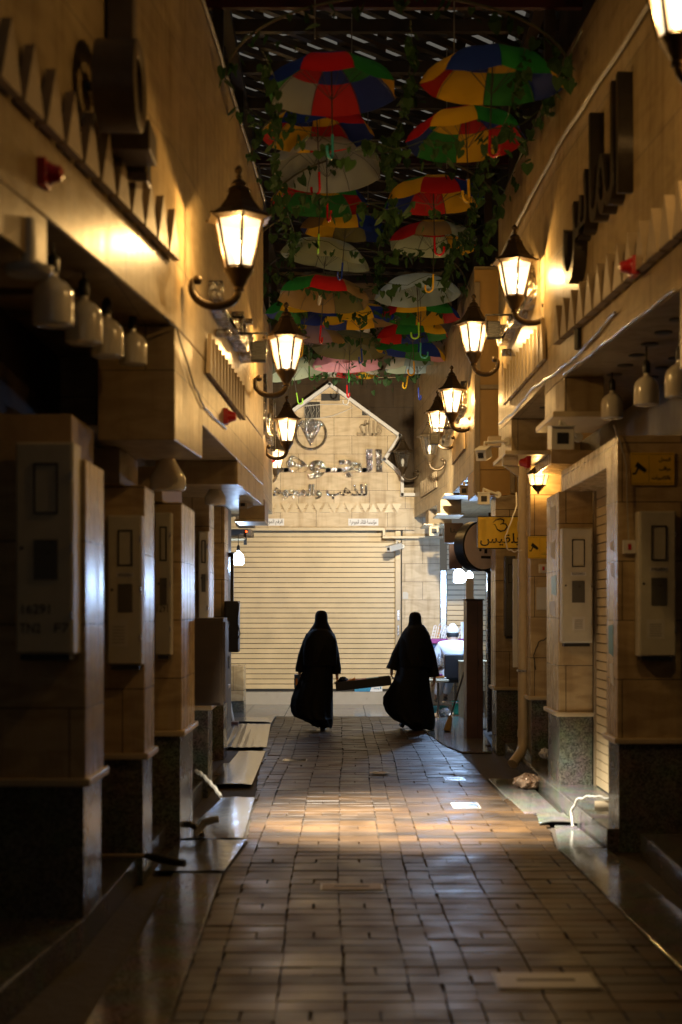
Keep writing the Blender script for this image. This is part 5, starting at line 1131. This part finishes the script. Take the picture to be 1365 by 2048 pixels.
def woman(name_label, Y, body_prof, sl_left, sl_right, hand_l, hand_r, feet, headpx, seed, cx):
    rr = random.Random(seed); c = at(cx, 0, Y); t = thing('person', name_label, 'person', (c.x, Y, 0))
    hx, htop, hw = headpx; hc = at(hx, htop, Y)
    # --- body: one continuous skinned figure
    J = []; Ed = []
    def add(p, r, frm=None): J.append((Vector(p), r)); i = len(J)-1; (Ed.append((frm, i)) if frm is not None else None); return i
    X0 = c.x; pel = add((X0, Y, .90), .11); wst = add((X0, Y, 1.06), .10, pel); ch = add((hc.x+.01, Y, 1.24), .115, wst); nk = add((hc.x, Y+.01, 1.36), .05, ch); hd = add((hc.x, Y+.01, hc.z-.15), (.062, .07), nk); add((hc.x, Y+.01, hc.z-.06), (.066, .078), hd); 
    add((hc.x, Y+.10, hc.z-.135), .012, hd)
    for (sl, hand) in ((sl_left, hand_l), (sl_right, hand_r)):
        sh_i = add(at(*sl[0], Y), .048, ch); el = add(at(*sl[1], Y)+Vector((0, .0, 0)), .036, sh_i); wr = add(at(*sl[2], Y), .024, el)
        hand_joints(J, Ed, wr, at(*sl[2], Y), hand[0], hand[1], hand[2], .95)
    for (fx, fz, fy, dx_) in feet:
        hip = add((X0+(.08 if dx_ > 0 else -.08), Y, .82), .08, pel); kn = add(((X0+fx)/2, Y+fy*.4+.02, .48), .055, hip); an = add((fx, Y+fy, fz+.09), .034, kn); add((fx, Y+fy+.06, fz+.05), .034, an)
    skin_mesh('body', J, Ed, 'skin', t)
    # --- dress: loft following the silhouette
    b = MB(); rings = []; n = 72
    prof = [(Vector(((xl-682.5)/2844*Y, 0, 0)).x, ((xr-682.5)/2844*Y), 1.62+(1220-py)/2844*Y) for py, xl, xr in body_prof]
    fine = []
    for i in range(len(prof)-1):
        for j in range(5):
            u = j/5; a, b0 = prof[i], prof[i+1]; fine.append(tuple(a[k]+(b0[k]-a[k])*u for k in range(3)))
    fine.append(prof[-1]); zt, zb = fine[0][2], fine[-1][2]; ph = rr.uniform(0, 6)
    for xl, xr, z in fine:
        cxx = (xl+xr)/2; hw_ = (xr-xl)/2; f = (zt-z)/(zt-zb); dep = .13+.13*f+.02*math.sin(5*f)
        dep = min(dep, max(.10, hw_*1.0)); ring = []
        for k in range(n):
            q = 2*math.pi*k/n; fold = 1+f*(.045*math.sin(7*q+ph+3*f)+.03*math.sin(13*q+2*ph-2*f)+.015*math.sin(22*q+4*f))
            edge = abs(math.cos(q)); ring.append((cxx+hw_*math.cos(q)*(1+(fold-1)*(1-edge*.7)), Y+dep*math.sin(q)*fold+.05*f*f*math.sin(2*q+ph), z+(.012*math.sin(5*q+ph) if f > .93 else 0)))
        rings.append(ring)
    b.loft(rings[::-1])
    for sl in (sl_left, sl_right):
        p0, p1, p2, cuff = at(*sl[0], Y), at(*sl[1], Y), at(*sl[2], Y), sl[3]
        d = (p2-p1).normalized(); e = p2-d*.0
        pts = [p0+Vector((0, 0, .02)), p0.lerp(p1, .35), p0.lerp(p1, .7), p1, p1.lerp(e, .4), p1.lerp(e, .75), e]
        b.tube(pts, [.045, .058, .060, .058, .056+cuff*.06, .056+cuff*.12, cuff*.72], 24)
    b.build('abaya', 'abaya', t, True)
    # --- veil over head and shoulders
    b = MB(); rings = []; vp = [(htop+.0, 2.5), (htop+1.2, 7.0), (htop+4, 10.4), (htop+10, 12.4), (htop+20, 12.9), (htop+26, 14.2), (htop+32, 17.6), (htop+41, 23), (htop+50, 29), (htop+62, 34), (htop+84, 36.5), (htop+110, 35.5)]
    for py, hw_ in vp:
        z = 1.62+(1220-py)/2844*Y; w2 = hw_/2844*Y; f = max(0, (py-htop-25)/60); cxx = hc.x+(c.x-hc.x)*min(1, f)*.6; ring = []
        for k in range(48):
            q = 2*math.pi*k/48; fo = 1+.05*f*math.sin(6*q+seed)+.02*math.sin(9*q); dp = min(w2*1.12, .085+.085*f); ring.append((cxx+w2*math.cos(q)*(1 if f == 0 else fo), Y+.0+dp*math.sin(q)*1.1*fo, z+(.01*math.sin(4*q) if f > .9 else 0)))
        rings.append(ring)
    b.loft(rings[::-1]); b.build('veil', 'veil', t, True)
    b = MB()
    for (fx, fz, fy, dx_) in feet:
        rings = []
        for u, wd, ht in ((-.11, .028, .035), (-.09, .036, .06), (-.03, .036, .075), (.04, .040, .06), (.10, .042, .045), (.135, .03, .03), (.15, .01, .015)):
            rings.append([(fx+wd*math.cos(q), Y+fy+u+.04, fz+max(0, ht*.5+ht*.55*math.sin(q))) for q in [2*math.pi*k/14 for k in range(14)]])
        b.loft(rings[::-1])
    b.build('shoes', 'shoe', t, True); return t
def cp(x, y): return (540+x/3.4125, 1180+y/3.4125)
YW = 19.0
def prof(l): return [(1180+y/3.4125, 540+a/3.4125, 540+b_/3.4125) for y, a, b_ in l]
W1 = woman('left woman in black abaya walking away with a tray end and a blue carton', YW,
    prof([(238, 322, 380), (262, 290, 405), (290, 262, 432), (320, 245, 450), (380, 238, 448), (450, 236, 440), (520, 232, 434), (570, 215, 430), (630, 188, 430), (690, 163, 431), (740, 146, 431), (790, 139, 432), (835, 146, 432), (865, 165, 433), (885, 215, 434), (905, 270, 433), (925, 300, 431), (938, 330, 425)]),
    [cp(270, 315), cp(222, 450), cp(203, 562), .078], [cp(420, 315), cp(446, 450), cp(459, 574), .070],
    ((0, 0, -1), (0, -1, 0), (1, 0, 0)), ((.05, 0, -1), (0, -1, 0), (-1, 0, 0)),
    [(at(646, 0, YW).x, .0, .0, 1), (at(627, 0, YW).x, .05, -.02+.25, -1)], (643, 1221, 12.5), 3, 636)
YW2 = 19.1
W2 = woman('right woman in black abaya and veil walking away with the other tray end', YW2,
    prof([(238, 950, 1050), (262, 925, 1068), (290, 905, 1085), (320, 893, 1098), (380, 890, 1096), (450, 882, 1090), (520, 872, 1086), (570, 862, 1088), (620, 845, 1092), (680, 808, 1098), (730, 776, 1106), (780, 775, 1115), (830, 793, 1124), (865, 822, 1130), (890, 850, 1131), (908, 905, 1131), (930, 945, 1129), (950, 960, 1126)]),
    [cp(932, 312), cp(862, 440), cp(832, 542), .112], [cp(1064, 312), cp(1108, 460), cp(1124, 592), .100],
    ((-.03, 0, -1), (0, -1, 0), (1, 0, 0)), ((0, 0, -1), (0, -1, 0), (-1, 0, 0)),
    [(at(831, 0, YW2).x, .0, .0, 1), (at(806, 0, YW2).x, .03, .2, -1)], (831, 1224, 12), 9, 829)
# handbag straps and small things they hold
t = thing('long_tray', 'long dark open tray of books and papers carried between the two women', 'tray', at(728, 1365, 19.0))
a0 = at(*cp(450, 655), 19.0); a1 = at(*cp(826, 615), 19.05); d = (a1-a0); L = d.length; d.normalize(); u = Vector((-d.z, 0, d.x)); s_ = Vector((0, 1, 0)); cc = (a0+a1)/2
b = MB(); b.obox(cc-u*.055, d*(L/2), s_*.16, u*.008); b.obox(cc+s_*-.155, d*(L/2), s_*.006, u*.055); b.obox(cc+s_*.155, d*(L/2), s_*.006, u*.055); b.obox(cc-d*(L/2-.006), d*.006, s_*.15, u*.055); b.obox(cc+d*(L/2-.006), d*.006, s_*.15, u*.055); b.build('tray', 'crate_plastic', t, bevel=.004)
it = thing('book', 'red book lying in the long tray the women carry', 'book', cc, 0, 'books in the tray'); MB().obox(cc-d*.05+u*.035, d*.14, s_*.10, u*.018).build('cover', 'book_red', it, bevel=.003); MB().obox(cc-d*.05+u*.035+d*.004, d*.139, s_*.097, u*.013).build('pages', 'paper', it)
it = thing('book', 'orange edged book standing crooked in the long tray', 'book', cc, 0, 'books in the tray'); MB().obox(cc-d*.19+u*.045, (d+u*.25)*.09, s_*.09, u*.015).build('cover', 'orange_print', it, bevel=.003)
it = thing('book', 'teal folder at the right end of the pile in the long tray', 'book', cc, 0, 'books in the tray'); MB().obox(cc+d*.13+u*.04, d*.08, s_*.09, u*.02).build('cover', 'teal_plastic', it, bevel=.003)
crumple('cloth_bundle', cc-d*.27+u*.01, (.07, .1, .09), 'abaya', 'dark crumpled cloth at the left end of the long tray', 'cloth', seed=12)
c = at(*cp(190, 620), 18.97); t = thing('carton', 'small dark blue carton with an orange print held at the left woman’s side', 'box', c)
b = MB(); b.box(c.x-.045, c.x+.06, c.y-.02, c.y+.10, c.z-.10, c.z+.08); bo = b.build('carton', 'book_blue', t, bevel=.003); b = MB(); b.box(c.x-.025, c.x+.0, c.y-.0215, c.y-.0205, c.z-.06, c.z+.03); b.build('print', 'orange_print', bo)

# stall floor objects and man (Y about 22)
YM = 22.0
m = thing('person', 'seated man in white thobe and white pointed cap bent over the purple counter', 'person', at(908, 0, YM)+Vector((0, 0, -1.62-1220/2844*22+.0)) if False else (at(908, 0, YM).x, YM, 0))
mx_ = at(908, 0, YM).x
J = []; Ed = []
def add(p, r, frm=None): J.append((Vector(p), r)); i = len(J)-1; (Ed.append((frm, i)) if frm is not None else None); return i
pel = add((mx_-.02, 22.0, .66), .13); sp_ = add((mx_-.01, 22.03, .84), .12, pel); ch = add((mx_, 22.10, 1.02), .13, sp_); nk = add((mx_, 22.16, 1.14), .055, ch); hd = add((mx_, 22.21, 1.25), (.07, .08), nk); add((mx_, 22.22, 1.33), (.065, .075), hd); add((mx_, 22.32, 1.24), .014, hd)
for sx, (ex, ey, ez), (wx, wy, wz) in ((-1, (-.27, 22.08, .84), (-.22, 22.25, .72)), (1, (.28, 22.15, .86), (.18, 22.42, .98))):
    s0 = add((mx_+sx*.17, 22.09, 1.07), .06, ch); e0 = add((mx_+ex, ey, ez), .042, s0); w0 = add((mx_+wx, wy, wz), .026, e0); hand_joints(J, Ed, w0, (mx_+wx, wy, wz), (.1*-sx, .9, -.1), (-sx, 0, .3), (0, 0, -1))
for sx, kx, fx, fz in ((-1, -.16, -.24, .20), (1, .0, -.10, .22)):
    h0 = add((mx_+sx*.09, 22.0, .62), .095, pel); k0 = add((mx_+kx, 22.42, .62), .06, h0); a0_ = add((mx_+fx, 22.35, fz+.06), .036, k0); add((mx_+fx, 22.48, fz), .032, a0_)
skin_mesh('body', J, Ed, 'skin', m)
# thobe: slightly larger continuous shell with its own drape
J2 = []; E2 = []
def add2(p, r, frm=None): J2.append((Vector(p), r)); i = len(J2)-1; (E2.append((frm, i)) if frm is not None else None); return i
pel = add2((mx_-.02, 22.0, .62), (.18, .17)); sp_ = add2((mx_-.01, 22.03, .82), (.17, .15), pel); ch = add2((mx_, 22.09, 1.02), (.18, .14), sp_); add2((mx_, 22.14, 1.12), .085, ch)
for sx, (ex, ey, ez), (wx, wy, wz) in ((-1, (-.27, 22.08, .84), (-.225, 22.22, .735)), (1, (.28, 22.15, .86), (.19, 22.38, .97))):
    s0 = add2((mx_+sx*.185, 22.09, 1.04), .105, ch); e0 = add2((mx_+ex*1.08, ey, ez), .085, s0); add2((mx_+wx, wy, wz), .05, e0)
for sx, kx, fx, fz in ((-1, -.16, -.23, .26), (1, .0, -.10, .28)):
    h0 = add2((mx_+sx*.09, 22.02, .60), .12, pel); k0 = add2((mx_+kx, 22.40, .62), .09, h0); add2((mx_+fx, 22.35, fz), .062, k0)
th = skin_mesh('thobe', J2, E2, 'thobe', m)
b = MB(); c = Vector((mx_, 22.20, 1.30)); b.lathe([(.088, -.045), (.094, -.03), (.098, .0), (.080, .045), (.05, .085), (.02, .108), (.004, .115)], c, 24); b.build('cap', 'knit_cap', m, True)
b = MB(); b.ball((mx_, 22.20, 1.235), .098, 20, sy=1.05, sz=.75); b.build('hair', 'black_hair', m, True)
b = MB()
for fx, fz in ((-.24, .17), (-.10, .19)): b.loft([[(mx_+fx+wd*math.cos(q), 22.30+u_, fz+ht*.5+ht*.5*math.sin(q)) for q in [2*math.pi*k/12 for k in range(12)]] for u_, wd, ht in ((.02, .025, .04), (.06, .036, .06), (.14, .04, .05), (.24, .03, .03))][::-1])
b.build('shoes', 'shoe', m, True)
# chair
t = thing('salon_chair', 'black padded chair with chrome pedestal the seated man sits on', 'chair', (mx_, 21.95, 0)); xa, xb = at(889, 0, 21.75).x, at(934, 0, 21.75).x
b = MB(); b.box(xa, xb, 21.70, 21.76, at(0, 1358, 21.7).z, at(0, 1309, 21.7).z); b.build('backrest', 'leatherette', t, bevel=.02)
b = MB(); b.box(xa, xb, 21.77, 22.2, .50, .57); b.build('seat', 'leatherette', t, bevel=.02)
b = MB(); b.cyl((mx_+.02, 21.95, .04), (mx_+.02, 21.95, .50), .022, .022, 14); b.tube([(mx_+.02+.2*math.cos(R(a)), 21.95+.2*math.sin(R(a)), .20) for a in range(0, 361, 20)], .012, 8); b.tube([(mx_+.02, 21.95, .20), (mx_+.22, 21.95, .20)], .010, 8); b.build('pedestal', 'chrome', t, True)
b = MB(); b.lathe([(.20, 0), (.195, .012), (.05, .04)], (mx_+.02, 21.95, .004), 28); b.build('base', 'chrome', t, True)
# stool with books
sx_ = at(878, 0, 21.4).x; t = thing('bar_stool', 'chrome pedestal stool with a wooden top left of the seated man', 'stool', (sx_, 21.4, 0))
b = MB(); b.lathe([(.15, 0), (.165, .01), (.165, .03), (.15, .04)], (sx_, 21.5, at(0, 1364, 21.5).z), 24); b.build('seat', 'pale_wood', t, True)
b = MB(); b.cyl((sx_, 21.5, .04), (sx_, 21.5, .52), .02, .02, 14); b.build('column', 'chrome', t, True); b = MB(); b.lathe([(.17, 0), (.165, .012), (.10, .035), (.03, .06), (.022, .10)], (sx_, 21.5, .003), 28); b.build('base', 'chrome', t, True)
zz = at(0, 1364, 21.5).z+.041
for k, (mt, lb) in enumerate((('paper', 'pale book at the bottom of the pile on the chrome stool'), ('orange_print', 'tan book in the middle of the pile on the chrome stool'), ('purple_cloth', 'purple book on top of the pile on the chrome stool'))):
    tag(MB().box(sx_-.08+.02*k, sx_+.12-.03*k, 21.40, 21.60, zz+k*.026, zz+k*.026+.024).build('book', mt, bevel=.003), lb, 'book', 'books piled on the stool')
tag(MB().lathe([(.028, 0), (.03, .05), (.034, .10), (.022, .11), (.012, .15), (.012, .17)], (at(879, 0, 21.7).x, 21.75, .78), 12).build('water_bottle', 'clear_plastic', smooth=True), 'clear plastic bottle standing left of the seated man', 'bottle')
# counter with purple cloth
t = thing('display_counter', 'high counter under a purple cloth in front of the seated man', 'counter', (1.75, 22.9, 0)); x0, x1 = at(852, 0, 22.9).x, at(948, 0, 22.9).x; zt_ = at(0, 1278, 22.9).z
b = MB(); b.box(x0, x1, 22.75, 23.3, zt_-.05, zt_); b.box(x0-.002, x1+.002, 22.735, 22.747, zt_-.07, zt_+.004); b.build('cloth', 'purple_cloth', t, bevel=.006)
b = MB(); b.box(x0+.03, x1-.03, 22.78, 23.27, zt_-.30, zt_-.052); b.build('panel', 'book_blue', t); b = MB()
for x_ in (x0+.03, x1-.08): b.box(x_, x_+.05, 22.8, 22.85, 0, zt_-.3); b.box(x_, x_+.05, 23.2, 23.25, 0, zt_-.3)
b.build('leg', 'pale_wood', t)
for k in range(5):
    px_ = 866+k*9.5+(10 if k > 3 else 0); lean = .045+.01*k; c = at(px_, 1276, 22.95); tt = thing('display_rack', f'white ladder shaped bracelet rack on the purple counter, {["first", "second", "third", "fourth", "fifth"][k]} from the left', 'display rack', c, 0, 'bracelet racks on the counter'); b = MB(); b2 = MB(); hh = .20+.03*(k % 2)
    for s0 in (-.022, .022): b.tube([(c.x+s0, c.y, zt_+.005), (c.x+s0+lean, c.y+.03, zt_+hh)], .005, 6)
    b.tube([(c.x-.022+lean, c.y+.03, zt_+hh), (c.x+lean, c.y+.03, zt_+hh+.018), (c.x+.022+lean, c.y+.03, zt_+hh)], .005, 6)
    for j in range(4): u_ = .15+.24*j; b2.tube([(c.x-.022+lean*u_, c.y+.03*u_, zt_+hh*u_), (c.x+.022+lean*u_, c.y+.03*u_, zt_+hh*u_)], .006, 6)
    b.build('side_rail', 'sign_white', tt); b2.build('rung', 'orange_print' if k % 2 else 'sign_white', tt)
tag(MB().box(at(923, 0, 22.9).x, at(937, 0, 22.9).x, 22.95, 22.96, zt_+.002, zt_+.27).build('price_board', 'sign_white'), 'white sheet standing at the right end of the purple counter', 'board')
# cream side table
t = thing('side_table', 'cream wooden side table right of the black chair', 'table', (1.85, 21.3, 0)); x0 = at(921, 0, 21.4).x; zt2 = at(0, 1322, 21.4).z
b = MB(); b.box(x0-.01, x0+.45, 21.3, 21.7, zt2-.02, zt2); b.build('top', 'pale_wood', t, bevel=.004)
for dx_, dy_ in ((0, 0), (0, .34), (.4, 0), (.4, .34)): MB().box(x0+dx_, x0+dx_+.045, 21.31+dy_, 21.35+dy_, 0, zt2-.021).build('leg', 'pale_wood', t)
def tub(c, r0, r1, h, mat, label, name='bucket'):
    t = thing(name, label, name, c, 0); MB().lathe([(r0*.9, 0), (r0, .005), (r1, h), (r1+.012, h), (r1+.012, h-.015), (r1+.002, h-.018)][:3]+[(r1-.006, h), (r0-.008, .012)], c, 24).build('tub', mat, t, True)
    MB().tube([(c[0]+r1*math.cos(R(a)), c[1]+r1*math.sin(R(a)), c[2]+h) for a in range(0, 361, 15)], .007, 6).build('rim', mat, t, True)
tub((at(923, 0, 21.6).x, 21.9, .004), .09, .125, .21, 'green_plastic', 'green plastic bucket under the cream side table')
tub((at(882, 0, 21.9).x, 22.35, .004), .13, .16, .10, 'teal_plastic', 'low teal basin on the floor behind the chrome stool', 'basin')
crumple('plastic_bag', (at(893, 0, 21.3).x, 21.62, .02), (.09, .08, .10), 'clear_plastic', 'clear crumpled bag beside the chrome stool base', seed=21)
t = thing('broom', 'long dark handled straw broom leaning near the brown cabinet', 'broom', (1.45, 18.7, 0)); p0 = at(935, 1325, 19.2); p1 = at(901, 1436, 18.9)
MB().tube([p0, p1], .012, 8).build('handle', 'black_metal', t); q0 = at(901, 1436, 18.9); q1 = Vector((at(895, 0, 18.85).x, 18.85, .01)); b = MB(); b.tube([q0+Vector((0, 0, .03)), q0, q0.lerp(q1, .5), q1], [.014, .028, .045, .05], 14); b.build('bristles', 'broom_straw', t)
t = thing('dustpan', 'dark red dustpan with pale handle by the left ramp plate', 'dustpan', at(465, 1446, 20)); c = Vector((at(466, 0, 20).x, 20.0, .01)); b = MB(); b.box(c.x-.10, c.x+.08, 19.9, 20.1, .012, .05); b.build('pan', 'brown_board', t, bevel=.006); b = MB(); b.tube([(c.x, 20.1, .05), (c.x-.03, 20.15, .18), (c.x-.06, 20.2, .34)], .016, 8); b.build('handle', 'paper', t)
